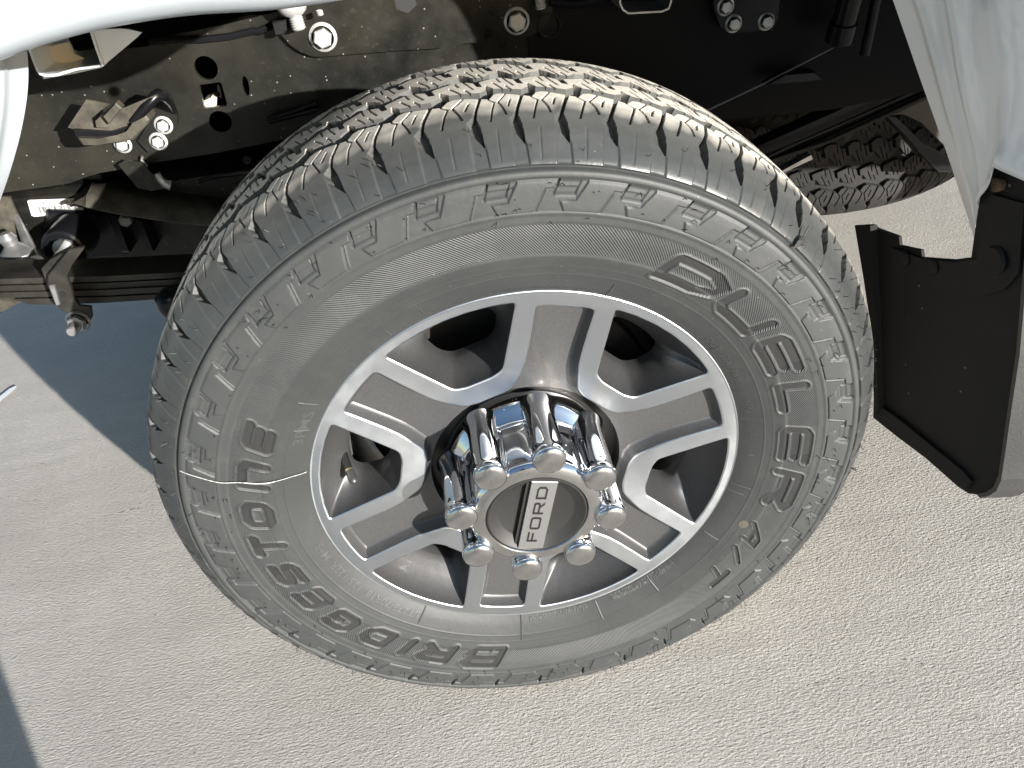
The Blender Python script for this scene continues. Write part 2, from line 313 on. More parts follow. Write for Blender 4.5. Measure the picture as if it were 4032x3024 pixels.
def tread(a, s, c):
    """depth (mm, <= 0) and dust of the tread cell at phase a and profile length s (arrays)"""
    h = np.zeros(np.broadcast(a, s).shape); A = np.broadcast_to(a, h.shape); Sv = np.broadcast_to(s, h.shape)
    h[in_groove(c, .4)] = -10
    def each(fn, depth, mirror):
        d = np.full(h.shape, 1e9)
        for k in (-1, 0, 1): d = np.minimum(d, fn(A*MM+k*MM, Sv))
        if mirror:
            for k in (-2, -1, 0, 1, 2): d = np.minimum(d, fn((CA-A)*MM+k*MM, 608-Sv))
        np.minimum(h, -depth*inside(d), out=h)
    sc = lambda pts: [(p[0]*MM, p[1]) for p in pts]
    def poly(pts, depth, mirror=False): each(lambda X, Y, p=sc(pts): poly_sd(X, Y, p), depth, mirror)
    def line(pts, wd, depth, mirror=False): each(lambda X, Y, p=sc(pts): seg_d(X, Y, p)-wd/2, depth, mirror)
    poly([(.456, 256), (.604, 247), (.62, 240), (.46, 240)], 10, True)
    poly([(.17, 270), (.28, 270), (.345, 255.7), (.25, 257)], 9, True)
    poly([(-.12, 301), (.09, 289.5), (.1, 284), (-.1, 284)], 10); poly([(.54, 318), (.68, 318), (.755, 301.7), (.645, 303)], 9)
    for p in ([(-.345, 262.7), (-.173, 246), (-.15, 240)], [(-.06, 252), (.033, 242), (.05, 236)], [(-.245, 278), (-.164, 262.4)], [(-.07, 278), (.0, 266), (.126, 251.4)]): line(p, .85, 4, True)
    for p in ([(.18, 328), (.257, 307.5)], [(.38, 319), (.45, 308), (.54, 295.2)], [(.06, 309.3), (.265, 284), (.28, 278)], [(.347, 294.5), (.443, 281)]): line(p, .85, 4)
    line([(.23, 227), (.2, 222), (0, 194)], 2.1, 7, True); line([(-.14, 231), (-.367, 214.8), (-.24, 194.3)], .95, 4, True)
    line([(-.055, 219.5), (-.155, 205.2)], 1.0, 4, True); line([(.42, 222), (.544, 215), (.36, 188.4)], 1.0, 4, True)
    poly([(0, 195), (-.16, 188.8), (-.115, 182.8), (-.14, 179.6), (.10, 164.7), (.085, 181), (.02, 192.5)], 7.5, True)
    r = np.full(h.shape, 1e9)
    for k in (-1, 0, 1): r = np.minimum(r, poly_sd(A*MM+k*MM, Sv, sc([(-.16, 189), (-.19, 145), (.164, 145), (.135, 162), (.075, 171), (.02, 186)])))
    h2 = -1.3*inside(r, 1.4)
    r = np.full(h.shape, 1e9)
    for k in (-1, 0, 1): r = np.minimum(r, seg_d(A*MM+k*MM, Sv, sc([(.47, 178), (.45, 150)])))
    h2 -= .5*inside(r-.6)
    return np.where(h < -.2, np.minimum(h, h2), h2)
# strokes of the two big words, in a unit box (x along the word, y outward)
GL = {'B': [[(0, 0), (0, 1), (.8, 1), (1, .8), (.82, .54), (.2, .54)], [(.82, .54), (1, .28), (.82, 0), (0, 0)]],
      'R': [[(0, 0), (0, 1), (.82, 1), (1, .8), (.85, .5), (.05, .5)], [(.5, .5), (1, 0)]], 'I': [[(.5, 0), (.5, 1)]],
      'D': [[(0, 0), (0, 1), (.7, 1), (1, .72), (1, .28), (.7, 0), (0, 0)]],
      'G': [[(1, .92), (.85, 1), (.2, 1), (0, .8), (0, .2), (.2, 0), (1, 0), (1, .48), (.6, .48)]],
      'E': [[(1, 1), (.12, 1), (0, .88), (0, .12), (.12, 0), (1, 0)], [(.1, .5), (.92, .5)]],
      'S': [[(1, 1), (.2, 1), (0, .86), (0, .66), (.2, .53), (.8, .47), (1, .34), (1, .14), (.8, 0), (0, 0)]],
      'T': [[(0, 1), (1, 1)], [(.5, 1), (.5, 0)]], 'O': [[(.2, 1), (.8, 1), (1, .8), (1, .2), (.8, 0), (.2, 0), (0, .2), (0, .8), (.2, 1)]],
      'N': [[(0, 0), (0, 1), (.8, 1), (1, .82), (1, 0)]], 'U': [[(0, 1), (0, .2), (.16, 0), (1, 0)], [(1, 1), (1, 0)]], 'L': [[(0, 1), (0, 0), (1, 0)]],
      'A': [[(0, 0), (.62, 1), (1, 1), (1, 0)], [(.35, .4), (1, .4)]], '/': [[(.2, 0), (.8, 1)]]}
WORDS = [('D', 31.5, 44.8, 2.6, 51, 83), ('U', 46.8, 58.2, 1.4, 50, 84), ('E', 61.2, 71.2, 1.2, 51, 86), ('L', 74.4, 82.6, 1.2, 52, 87), ('E', 87.0, 96.8, 1.2, 52, 88), ('R', 99.6, 110.6, 1.3, 52, 88),
         ('A', 116.8, 122.8, 1.2, 55, 79), ('/', 124.6, 129.6, 1.2, 55, 79), ('T', 131.2, 137.6, 1.6, 55, 79),
         ('B', 195.4, 205.2, 1.9, 53, 91), ('R', 208.4, 216.9, 1.6, 54, 88), ('I', 218.6, 222.2, 1.6, 55, 87), ('D', 225.4, 232.8, 1.5, 55, 85), ('G', 235.8, 243.2, 1.5, 56, 86), ('E', 246.0, 252.8, 2.2, 52, 84), ('S', 255.8, 263.0, 2.0, 54, 83), ('T', 266.0, 272.2, 2.2, 51, 85), ('O', 275.0, 282.2, 1.8, 52, 83), ('N', 286.0, 293.2, 1.6, 51, 83), ('E', 296.0, 302.2, 2.2, 51, 82)]
def build_tyre(name, parent, npc=56, near=1.2, full=True):
    L5 = [4.97, 5.48, 6.11, 6.55, 6.21]; pat = [5.5, 6.3, 5.1, 6.5, 5.9, 6.2, 5.4, 6.6, 5.7, 6.0, 6.4]
    Ls = L5+[pat[i % 11] for i in range(55)]; rest = (360-sum(L5))/sum(Ls[5:]); Ls = np.array(L5+[x*rest for x in Ls[5:]])
    st = 2.51+np.r_[0, np.cumsum(Ls)[:-1]]; ph = (np.arange(npc)+.5)/npc
    th = (st[:, None]+Ls[:, None]*ph).ravel(); NT = len(th)
    s = np.r_[np.arange(1, 145, near), np.arange(145, 204, 1.05), np.arange(204, 346, 1.0), np.arange(346, 386, 1.5), np.linspace(388, _sg[-1], 18)]
    bps = [c_ for c_, _ in BP]+[364, 380]
    for k, b_ in enumerate(bps):
        s = s[np.abs(s-b_) > 1.0]; s = np.r_[s, [b_-.35, b_, b_+.7] if k % 2 == 0 else [b_-.7, b_, b_+.35]]
    s = np.sort(s)
    NS = len(s); SW = np.tile(s[:, None], (1, NT)); tw = (s > 198) & (s < 402); SW[tw] = np.tile(warp(s[tw], ph), (1, 60))
    P, Nn = prof(SW.ravel()); P = P.reshape(NS, NT, 2); Nn = Nn.reshape(NS, NT, 2)
    H = np.zeros((NS, NT)); dust = np.zeros((NS, NT)); gloss = np.zeros((NS, NT)); ribm = np.zeros((NS, NT)); ink = np.zeros((NS, NT))
    t = (s > 143) & (s < 425); c = tread(ph[None, :], SW[t][:, :npc], s[t]); H[t] = np.tile(c, (1, 60))
    # uneven dust on top of the tread, worn off down the shoulder
    wob = sum(np.sin(np.radians(th)*k+p)*q for k, p, q in ((7, 1, 2.), (23, 2, 1.6), (61, .5, 1.5), (97, 4, 1.2), (163, 3, .9)))
    edge = 190+wob
    dust[:] = np.clip((SW-edge[None, :]-4)/22, 0, 1)*np.clip((425-s[:, None])/10, 0, 1)
    top = H > -5.5; er = top & np.roll(top, 1, 1) & np.roll(top, -1, 1); er[1:-1] &= top[2:] & top[:-2]; cl = np.zeros(NS, bool)
    for k in range(0, 8, 2): cl |= (s > bps[k]-.1) & (s < bps[k+1]+.1)
    dust *= np.where(er & (H > -1.0) & ~cl[:, None], 1.0, .05)
    dust[:] += .035*np.clip((s[:, None]-165)/20, 0, 1)
    gloss[:] = (np.clip((s-141)/4, 0, 1)*np.clip((190-s)/8, 0, 1))[:, None]
    if full:
        T = th[None, :]; Sx = s[:, None]
        # ridge, groove, rings
        def bump(c, wd, hgt): return hgt*np.exp(-((Sx-c)/wd)**4)
        H += bump(136.8, 3.6, 2.4)+bump(142.8, 1.5, -2.6)+.7*np.clip((Sx-100.2)/1.2, 0, 1)*np.clip((104.2-Sx)/1.2, 0, 1)-.6*np.clip((Sx-58.5)/1.5, 0, 1)*np.clip((93.5-Sx)/1.5, 0, 1)
        H += bump(36, .7, .35)+bump(45.5, .6, .3)
        # interlocked blocks of the upper sidewall, 37 round the tyre
        rows = np.where((s > 100) & (s < 134))[0]; p = ((th-11.53) % (360/37.)); X = p[None, :]*6.2; Y = s[rows][:, None]; F = 360/37.*6.2
        g = np.zeros((len(rows), NT)); K = 6.2
        def rep(pts): return np.minimum.reduce([poly_sd(X+k*F, Y, [(a*K, b_) for a, b_ in pts]) for k in (-1, 0, 1)])
        def repl(pts): return np.minimum.reduce([seg_d(X+k*F, Y, [(a*K, b_) for a, b_ in pts]) for k in (-1, 0, 1)])
        plate = rep([(4.75, 131.9), (10.25, 131.9), (9.75, 125.4), (8.5, 125.0), (6.9, 104.6), (1.6, 104.6), (.95, 113.8), (3.25, 114.6)])
        g += 1.6*inside(plate, 1.1)
        up = rep([(.15, 119.6), (3.05, 119.6), (3.75, 131.6), (.72, 131.6)]); g -= 1.5*inside(up, 1.0)
        g += .8*inside(rep([(.45, 126.2), (3.3, 126.2), (3.6, 131.6), (.72, 131.6)]), 1.0)
        g -= 2.6*inside(repl([(.0, 119.4), (.68, 132.0)])-.8); g -= 1.4*inside(repl([(.1, 119.3), (3.2, 119.3)])-.55)
        g += .7*inside(repl([(7.4, 105), (8.75, 124)])-.6)
        H[rows] += g
        # words
        for ch, t0, t1, sl, s0, s1 in [(q[0], q[1]-.2, q[2]+.1, q[3]+.5, q[4]-.5, q[5]+.8) for q in WORDS]:
            r = np.where((s > s0-9) & (s < s1+9))[0]; cc = np.where((th % 360 > t0-4) & (th % 360 < t1+sl+4))[0]
            wst = 4.9 if s1-s0 > 28 else 3.1
            y = s[r][:, None]; yy = (y-s0)/(s1-s0); mmd = 5.35
            Xl = (th[cc] % 360-t0)[None, :]*mmd-sl*mmd*yy; Wd = (t1-t0)*mmd; Hh = s1-s0
            d = np.full((len(r), len(cc)), 1e9)
            for stk in GL[ch]:
                d = np.minimum(d, seg_d(Xl, y-s0, [(wst+a*(Wd-2*wst), wst+b_*(Hh-2*wst)) for a, b_ in stk]))
            sd = d-wst
            if ch == 'B': sd = np.maximum(sd, -(poly_sd(Xl, y-s0, [(Wd*.30, Hh*.15), (Wd*.62, Hh*.42), (Wd*.40, Hh*.42)])))
            bd = .95*inside(sd-(2.7 if wst > 3.5 else 1.2), 1.7)-1.9*inside(sd, 1.5)
            ix = np.ix_(r, cc); H[ix] += bd; ribm[ix] = -inside(sd-3); ink[ix] = np.maximum(ink[ix], inside(sd, 1.0)*.95)
        ribm += (np.clip((Sx-60.5)/1, 0, 1)*np.clip((92-Sx)/1, 0, 1)); ribm = np.clip(ribm, 0, 1)
        ink += .30*np.clip((59.5-Sx)/1.5, 0, 1)*(1-np.clip(ink*3, 0, 1))
        # rows of tiny moulded marks near the rim
        for t0, t1, rows_ in ((324, 386, (9.5, 13.2)), (141, 163, (9, 12.2, 15.4)), (171, 189, (10, 13.4))):
            cc = np.where(((th-t0) % 360) < (t1-t0))[0]
            for r0 in rows_:
                r = np.where((s > r0) & (s < r0+2.5))[0]; g = (RNG.random((len(r), len(cc))) > .45)*(RNG.random(len(cc)) > .15)[None, :]
                H[np.ix_(r, cc)] += .45*g
        # short radial mould lines and rings of small marks near the rim
        for a, s0, s1 in ((26.5, 6, 30), (58.5, 10, 24), (84.5, 6, 34), (96.5, 18, 26), (107.5, 8, 34), (110, 8, 28), (126.5, 12, 34), (150, 8, 36), (168, 10, 40), (191.5, 6, 44), (222.2, 2, 32), (303, 16, 34), (311, 20, 42), (336, 12, 24), (345, 18, 28)):
            dd = np.abs((th-a+180) % 360-180)*4.7; r = np.where((s > s0) & (s < s1))[0]; cc = np.where(dd < 3)[0]
            if len(cc): H[np.ix_(r, cc)] += .7*inside(dd[cc]-.7, .9)[None, :]
    Rr = P[..., 0]+Nn[..., 0]*H/1000; Yy = P[..., 1]+Nn[..., 1]*H/1000
    tr = np.radians(th)[None, :]; Xc = Rr*np.sin(tr); Zc = Rr*np.cos(tr)
    return s, th, Xc, Yy, Zc, dust, gloss, ribm, ink
def tyre_mesh(name, arrs, parent, zg=ZG):
    s, th, X, Y, Z, dust, gloss, ribm, ink = arrs; NS, NT = X.shape
    m = bpy.data.meshes.new(name); v = np.stack([X, Y, Z], -1).reshape(-1, 3).astype(np.float32)
    low = v[:, 2] < -ZG; v[low, 2] = -ZG+.0004; v[:, 2] += zg
    i = np.arange(NS-1)[:, None]*NT; j = np.arange(NT)[None, :]; j2 = (j+1) % NT
    q = np.stack([i+j, i+j2, i+NT+j2, i+NT+j], -1).reshape(-1, 4).astype(np.int32)
    m.vertices.add(len(v)); m.vertices.foreach_set('co', v.ravel()); m.loops.add(q.size); m.loops.foreach_set('vertex_index', q.ravel())
    m.polygons.add(len(q)); m.polygons.foreach_set('loop_start', np.arange(0, q.size, 4, dtype=np.int32))
    m.update(calc_edges=True)
    for nme, arr in (('dust', dust), ('gloss', gloss), ('rib', ribm), ('ink', ink)):
        a = m.attributes.new(nme, 'FLOAT', 'POINT'); a.data.foreach_set('value', arr.astype(np.float32).ravel())
    u = m.uv_layers.new(name='UVMap'); uu = np.stack(np.broadcast_arrays(np.arange(NT)[None, :]/NT, s[:, None]/1000), -1).reshape(-1, 2).astype(np.float32)
    L = uu[q.ravel()].reshape(-1, 4, 2); seam = (q[:, 1] % NT == 0); L[seam, 1, 0] = 1; L[seam, 2, 0] = 1
    u.data.foreach_set('uv', L.ravel())
    m.polygons.foreach_set('use_smooth', np.ones(len(q), bool)); m.set_sharp_from_angle(angle=math.radians(32))
    m.materials.append(M['rubber']); return link(bpy.data.objects.new(name, m), parent)
tyre = tyre_mesh('tire', build_tyre('tire', wheel), wheel)
def on_tyre(theta, s, lift=0.):
    P, n = prof(np.array([float(s)])); R = P[0, 0]+n[0, 0]*lift; y = P[0, 1]+n[0, 1]*lift; t = math.radians(theta)
    return np.array([R*math.sin(t), y, R*math.cos(t)]), np.array([n[0, 0]*math.sin(t), n[0, 1], n[0, 0]*math.cos(t)])
# raised small lettering
def ring_text(txt, t0, s0, size, name, stretch=1.0, lift=.0005):
    cu = bpy.data.curves.new('t', 'FONT'); cu.body = txt; cu.size = 1; cu.resolution_u = 2; cu.offset = .012
    o = bpy.data.objects.new('t', cu); me = o.to_mesh(); V = np.array([v.co[:] for v in me.vertices]); F = [list(p.vertices) for p in me.polygons]
    o.to_mesh_clear(); bpy.data.objects.remove(o)
    out = []
    for x, y, _ in V:
        s = s0+y*size*1000; R = np.interp(s, _sg, PROF[:, 0]); p, n = on_tyre(t0+math.degrees(x*size*stretch/.256), s, lift); out.append(p)
    return mesh(name, out, F, M['marking'], wheel, 0)
ring_text('LT275/70R18  125/122R  M+S', 222.9, 16.5, .0135, 'size_marking', 1.12)
ring_text('DOT  1TA / PBY', 54.3, 16.5, .011, 'code_marking', .95); ring_text('(TR)', 77.5, 19, .010, 'code_marking', 1.0); ring_text('E', 88.5, 20, .010, 'code_marking')
ring_text('3PMS', 298.5, 20, .016, 'code_marking', 1.3, .0003)
# rubber moulding hairs
hb = MB()
for k in range(300):
    t = RNG.uniform(0, 360); s = RNG.choice([118, 126, 131, 108, 150, 158, 172, 180, 97])+RNG.uniform(-3, 3)
    p, n = on_tyre(t, s, .0008); hb.tube([p-n*.002, p+n*.0045+RNG.normal(0, .0012, 3)], .00045, 3, False)
hb.build('rubber_hairs', M['rubber_plain'], wheel, 0, kind='stuff')
# sun glint across the sidewall, painted as a thin white strip, and a small orange dot
TH = [(291.7, 137.8), (290.9, 119.4), (289.8, 97.4), (290.05, 81.2), (289.3, 64.9), (289.1, 48.2), (289.7, 31), (289.8, 12)]
tb = MB(); pts = smoothloop([(a, b_) for a, b_ in TH], 2.5, 4, False); rows = []
for k, (a, s_) in enumerate(pts):
    wv = .05+.06*abs(math.sin(k*1.7))+(.07 if 45 < s_ < 75 else 0); rows += [on_tyre(a-wv, s_, .0032)[0], on_tyre(a+wv, s_, .0032)[0]]
tb.add(rows, [[2*k, 2*k+1, 2*k+3, 2*k+2] for k in range(len(pts)-1)]); M['glint_paint'] = mat('white_glint', (.34, .34, .34), .7, var=.2, vscale=300); tb.build('glint_line', M['glint_paint'], wheel, 0)
db = MB(); c0, n0 = on_tyre(118.6, 46.8, .0006); e1 = np.cross(n0, [0, 0, 1]); e1 /= np.linalg.norm(e1); e2 = np.cross(n0, e1)
db.add([c0+n0*.0003]+[c0+.0062*(math.cos(q)*e1+math.sin(q)*e2) for q in np.arange(16)*math.pi/8], [[0, 1+k, 1+(k+1) % 16] for k in range(16)]); db.build('paint_dot', mat('faded_orange', (.065, .056, .045), .6), wheel, 0)

# ---- alloy rim
def pol(dt, R, c): t = math.radians(c+dt); return (R*math.sin(t), R*math.cos(t))
def yface(R): return np.interp(R, [.10, .117, .145, .235, .26], [-.098, -.1005, -.105, -.1125, -.1125])
def yfloor(R): return np.interp(R, [.10, .112, .225, .24], [-.085, -.086, -.0985, -.0995])
WC = [48+60*k for k in range(6)]
def par_(a, lat, sgn):
    return (sgn*(30-math.degrees(math.atan2(lat, a))), math.hypot(a, lat))          # (angle from the window axis, R)
side = [par_(a, .0505, 1) for a in (.2283, .215, .19, .165, .1445)]
win_pts = [(-12, .2342), (-6, .2343), (0, .2344), (6, .2343), (12, .2342)]+side+[(6, .1472), (-6, .1472)]+[(-a, R) for a, R in side[::-1]]
wins = [smoothloop([pol(a, R, c) for a, R in win_pts], .0012, .0034) for c in WC]
sp = [par_(a, l, 1) for a, l in ((.2262, .0302), (.20, .0290), (.175, .0282), (.155, .0286), (.140, .0312))]+[(13.5, .1255), (7.5, .1195)]
star = []
for c in WC:
    star += [pol(-a, R, c) for a, R in sp]+[pol(0, .1185, c)]+[pol(a, R, c) for a, R in sp[::-1]]+[pol(a, .2284, c) for a in (26, 30, 34)]
star = smoothloop(star, .0012, .0032)
def offset(L, d):
    t = np.roll(L, -1, 0)-np.roll(L, 1, 0); t /= np.linalg.norm(t, axis=1, keepdims=True); n = np.stack([t[:, 1], -t[:, 0]], 1); return L+n*d
def area(L): return .5*np.sum(L[:, 0]*np.roll(L[:, 1], -1)-np.roll(L[:, 0], -1)*L[:, 1])
if area(star) > 0: star = star[::-1].copy()            # clockwise: normal (t.y, -t.x) points inward
if area(np.array(wins[0])) > 0: wins = [q[::-1].copy() for q in wins]
gx = np.arange(-.25, .25, .008); GR = np.array([(a, b_) for a in gx for b_ in gx])
oc = [(.2432*math.sin(t), .2432*math.cos(t)) for t in np.arange(240)*2*math.pi/240]
cham = .0016
v2, f2 = region([oc, offset(star, -cham)]+[offset(q, -cham) for q in wins], GR[np.hypot(GR[:, 0], GR[:, 1]) < .24])
v3 = [(p[0], yface(math.hypot(*p)), p[1]) for p in v2]
mesh('rim_face', v3, f2, M['machined'], wheel, 25)
def loft(mb, loops, close=True):
    n = len(loops[0]); v = [p for L in loops for p in L]
    mb.add(v, [[i*n+k, i*n+(k+1) % n, (i+1)*n+(k+1) % n, (i+1)*n+k] for i in range(len(loops)-1) for k in range(n)])
ed = MB()
def lift(L, y): return [(p[0], (y(math.hypot(*p)) if callable(y) else y), p[1]) for p in L]
for q in [star]+wins:
    loft(ed, [lift(offset(q, -cham), lambda R: float(yface(R))), lift(offset(q, -.0004), lambda R: float(yface(R))+.0003), lift(offset(q, .0002), lambda R: float(yface(R))+.0012)])
ed.build('rim_edge', M['machined'], wheel, 50)
# painted pockets: sloped walls and floor
pk = MB(); R_at = lambda L: np.hypot(L[:, 0], L[:, 1])
def pocket_loop(dd, f):
    L = offset(star, dd); return [(p[0], float(yface(math.hypot(*p)))*(1-f)+.0012*(1-f)+float(yfloor(math.hypot(*p)))*f, p[1]) for p in L]
loft(pk, [pocket_loop(.0002, 0), pocket_loop(.0012, .25), pocket_loop(.0042, .78), pocket_loop(.0056, .93), pocket_loop(.0072, 1)])
inner = offset(star, .0072); hubc = [(.1115*math.sin(t), .1115*math.cos(t)) for t in np.arange(160)*2*math.pi/160]
v2, f2 = region([inner, hubc], GR); pk.add([(p[0], float(yfloor(math.hypot(*p))), p[1]) for p in v2], f2)
# window walls
hole_pts = [(-10.5, .2035), (-5, .2055), (0, .206), (5, .2055), (10.5, .2035), (12.6, .193), (11.6, .170), (8, .1585), (0, .157), (-8, .1585), (-11.6, .170), (-12.6, .193)]
for c, W in zip(WC, wins):
    H0 = smoothloop([pol(a, R, c) for a, R in hole_pts], .0012, .0045); cc = np.array(pol(0, .192, c))
    ang = lambda L: np.unwrap(np.arctan2(*(np.asarray(L)-cc).T[::-1]))
    wa = np.arctan2(W[:, 1]-cc[1], W[:, 0]-cc[0]); ha = np.arctan2(H0[:, 1]-cc[1], H0[:, 0]-cc[0]); hr = np.hypot(*(H0-cc).T); o = np.argsort(ha)
    r = np.interp(wa, np.r_[ha[o]-2*math.pi, ha[o], ha[o]+2*math.pi], np.r_[hr[o], hr[o], hr[o]])
    Hm = np.stack([cc[0]+r*np.cos(wa), cc[1]+r*np.sin(wa)], 1)
    W = offset(W, .0002)
    ls = []
    for gq, dq in ((0, 0), (.03, .1), (.10, .22), (.26, .40), (.52, .60), (.80, .80), (.95, .93), (1, 1.0), (1.0, 1.25)):
        Lp = W*(1-min(gq, 1))+Hm*min(gq, 1); ls.append([(p[0], (float(yface(math.hypot(*p)))+.0012)*(1-dq)+(-.058)*dq, p[1]) for p in Lp])
    loft(pk, ls)
pk.build('rim_pockets', M['pocket'], wheel, 40)
rl = MB(); rl.lathe([(.2432, -.1125), (.2447, -.1130), (.2463, -.1122), (.2474, -.1100), (.2474, -.105), (.240, -.098)], 240); rl.build('rim_flange', M['machined'], wheel, 40)
br = MB(); br.lathe([(.2385, -.093), (.234, -.080), (.231, -.066), (.222, -.060), (.2185, -.052), (.2185, -.04), (.209, -.03), (.207, .0), (.209, .06), (.222, .10), (.235, .118), (.246, .122)], 144); br.build('rim_barrel', M['barrel'], wheel, 40)
bb = MB(); bb.lathe([(.1115, -.0862), (.1113, -.074), (.110, -.068), (.09, -.068)], 96); bb.build('hub_gap', M['black_gap'], wheel, 40)
# chrome hub cover with eight nut covers
hc = MB(); hc.lathe([(.0945, -.070), (.0945, -.0850), (.0938, -.0875), (.0920, -.0895), (.088, -.0945), (.0815, -.100), (.0775, -.107), (.0758, -.116), (.0748, -.150), (.0742, -.1625), (.0725, -.1675), (.0695, -.1702)], 160); hc.build('hub_cover', M['chrome'], wheel, 35)
hf = MB(); hf.lathe([(.0696, -.1701), (.0660, -.1715), (.0600, -.1722), (.0572, -.1722), (.0562, -.1712), (.0556, -.1690)], 128); hf.build('hub_face', M['satin'], wheel, 35)
nut = None
for k in range(8):
    t = math.radians(17+45*k); cx, cz = .0830*math.sin(t), .0830*math.cos(t)
    if nut is None:
        nb = MB(); nb.lathe([(.0225, -.0875), (.0202, -.093), (.0186, -.101), (.0177, -.113), (.0170, -.160), (.0171, -.1655), (.0177, -.1675), (.0181, -.1695), (.0180, -.1725), (.0172, -.1758), (.0152, -.1777), (.0110, -.1788), (.006, -.1793), (.0030, -.1795), (.0004, -.1795)], 40, (0, 0))
        nut = nb.build('nut_cover', M['chrome'], wheel, 50, zg=False); nut.data.materials.append(M['nut_face'])
        for q_ in nut.data.polygons: q_.material_index = 1 if q_.center.y < -.1762 else 0; nut.location = (cx, 0, cz+ZG)
    else:
        d = nut.copy(); S.collection.objects.link(d); d.parent = wheel; d.location = (cx, 0, cz+ZG)
cp = MB(); cp.lathe([(.0556, -.1690), (.0548, -.1712), (.0535, -.1714), (.0500, -.1690), (.0425, -.1642), (.0415, -.1638), (.0002, -.1638)], 96); cp.build('center_cap', M['cap_dark'], wheel, 35)
# bar with the four letters, turned with the wheel
ca, sa = math.cos(math.radians(17.6)), math.sin(math.radians(17.6))
def rot(u, v): return (u*ca+v*sa, -u*sa+v*ca)          # u across the bar, v along it (up)
bw = .0143
bar_pts = [(-bw, -.0505), (bw, -.0505), (bw, .0505), (-bw, .0505)]
bm = MB(); bm.prism([rot(*p) for p in bar_pts], -.1722, -.1635, .0009); bm.build('emblem_bar', M['bar_silver'], wheel, 30)
bs = MB(); bs.prism([rot(-bw-.0002, -.050), rot(-bw-.0002, .050), rot(-bw-.0042, .0475), rot(-bw-.0042, -.0475)], -.1688, -.1635); bs.build('emblem_side', M['cap_dark'], wheel, 30)
def rr(x0, y0, x1, y1, r):
    o = []
    for cx, cy, a in ((x1-r, y1-r, 0), (x0+r, y1-r, 90), (x0+r, y0+r, 180), (x1-r, y0+r, 270)): o += [(cx+r*math.cos(math.radians(a+q)), cy+r*math.sin(math.radians(a+q))) for q in (0, 30, 60, 90)]
    return o
LET = [[[(0, 0), (.2, 0), (.2, .42), (.9, .42), (.9, .6), (.2, .6), (.2, .82), (1, .82), (1, 1), (0, 1)]],
       [rr(0, 0, 1.25, 1, .22), rr(.2, .18, 1.05, .82, .10)],
       [[(0, 0), (.2, 0), (.2, .36), (.62, .36), (.95, 0), (1.2, 0), (.86, .37), (1.05, .4), (1.15, .5), (1.15, .86), (1.02, 1), (0, 1)], rr(.2, .54, .95, .82, .08)],
       [[(0, 0), (.95, 0), (1.2, .22), (1.2, .78), (.95, 1), (0, 1)], [(.2, .18), (.88, .18), (1.0, .28), (1.0, .72), (.88, .82), (.2, .82)]]]
lm = MB(); xo = -.0395; hgt_ = .0118
for lp, wdt in zip(LET, (1, 1.25, 1.2, 1.2)):
    k = .0152
    loops = [[rot(.0052-y*hgt_, xo+x*k) for x, y in q] for q in lp]
    v2, f2 = region(loops); lm.add([(p[0], -.17245, p[1]) for p in v2], f2); xo += wdt*k+.0042
lm.build('emblem_lettering', M['ink'], wheel, 0)
vs = MB(); va, vb = np.array([-.2085, -.055, .058]), np.array([-.196, -.096, .034]); vd = vb-va
vs.tube([va, va+vd*.35, va+vd*.62], [.0072, .0052, .0046], 14); vs.build('valve_stem', M['black_gap'], wheel, 40)
vr = MB(); vr.tube([va+vd*.62, va+vd*.66], [.0049, .0049], 14); vr.build('valve_collar', mat('brass', (.6, .5, .25), .35, .9), wheel, 40)
vc = MB(); vc.tube([va+vd*.66, va+vd*.90, va+vd*.97, va+vd], [.0052, .0050, .0042, .0025], 14); vc.build('valve_cap', mat('valve_cap_dark', (.08, .08, .08), .3, .6), wheel, 40)
# brake behind the wheel
bk = MB(); bk.lathe([(.07, -.045), (.085, -.02), (.10, -.018), (.105, .005), (.175, .006), (.178, .012), (.178, .034), (.10, .036)], 96); bk.build('brake_rotor', M['iron'], wheel, 30)
cl = MB()
for k in range(7):
    t0 = math.radians(95+k*4.2); cl.prism([(.150*math.sin(t0), .150*math.cos(t0)), (.190*math.sin(t0), .190*math.cos(t0)), (.190*math.sin(t0+.03), .190*math.cos(t0+.03)), (.150*math.sin(t0+.03), .150*math.cos(t0+.03))], -.030, .02, .002)
cl.build('brake_caliper_fins', M['steel_grey'], wheel, 20)
sh = MB(); sh.tube([(.19*math.sin(t), .03, .19*math.cos(t)) for t in np.radians(np.arange(25, 75, 6))], .020, 12); sh.lathe([(.197, .05), (.197, .085), (.05, .085)], 64); sh.build('backing_plate', M['iron'], wheel, 30)

# ------------------------------------------------------------------ white bedside with the wheel opening
IN = [(-.50, .345), (-.485, .358), (-.465, .374), (-.437, .401), (-.415, .424), (-.392, .45), (-.367, .483), (-.352, .510), (-.338, .548), (-.29, .580), (-.20, .592), (0, .596), (.15, .592), (.28, .575), (.37, .535), (.415, .47), (.434, .432), (.451, .398), (.47, .359), (.492, .313), (.54, .216), (.572, .147), (.597, .092)]
CR = [(-.51, .335), (-.49, .36), (-.478, .375), (-.455, .405), (-.432, .445), (-.405, .48), (-.365, .513), (-.31, .533), (-.265, .5395), (-.215, .542), (-.16, .5395), (-.10, .531), (-.04, .528), (.02, .538), (.10, .565), (.20, .59), (.30, .595), (.38, .575), (.425, .53), (.441, .47), (.451, .422), (.463, .384), (.479, .342), (.489, .298), (.485, .272)]
NST = 150
def resamp(P, n):
    P = smoothloop(P, .006, .012, False); L = np.r_[0, np.cumsum(np.linalg.norm(np.diff(P, axis=0), axis=1))]; t = np.linspace(0, L[-1], n)
    return np.stack([np.interp(t, L, P[:, k]) for k in (0, 1)], 1)
IN = resamp(IN, NST); CR = resamp(CR, NST)
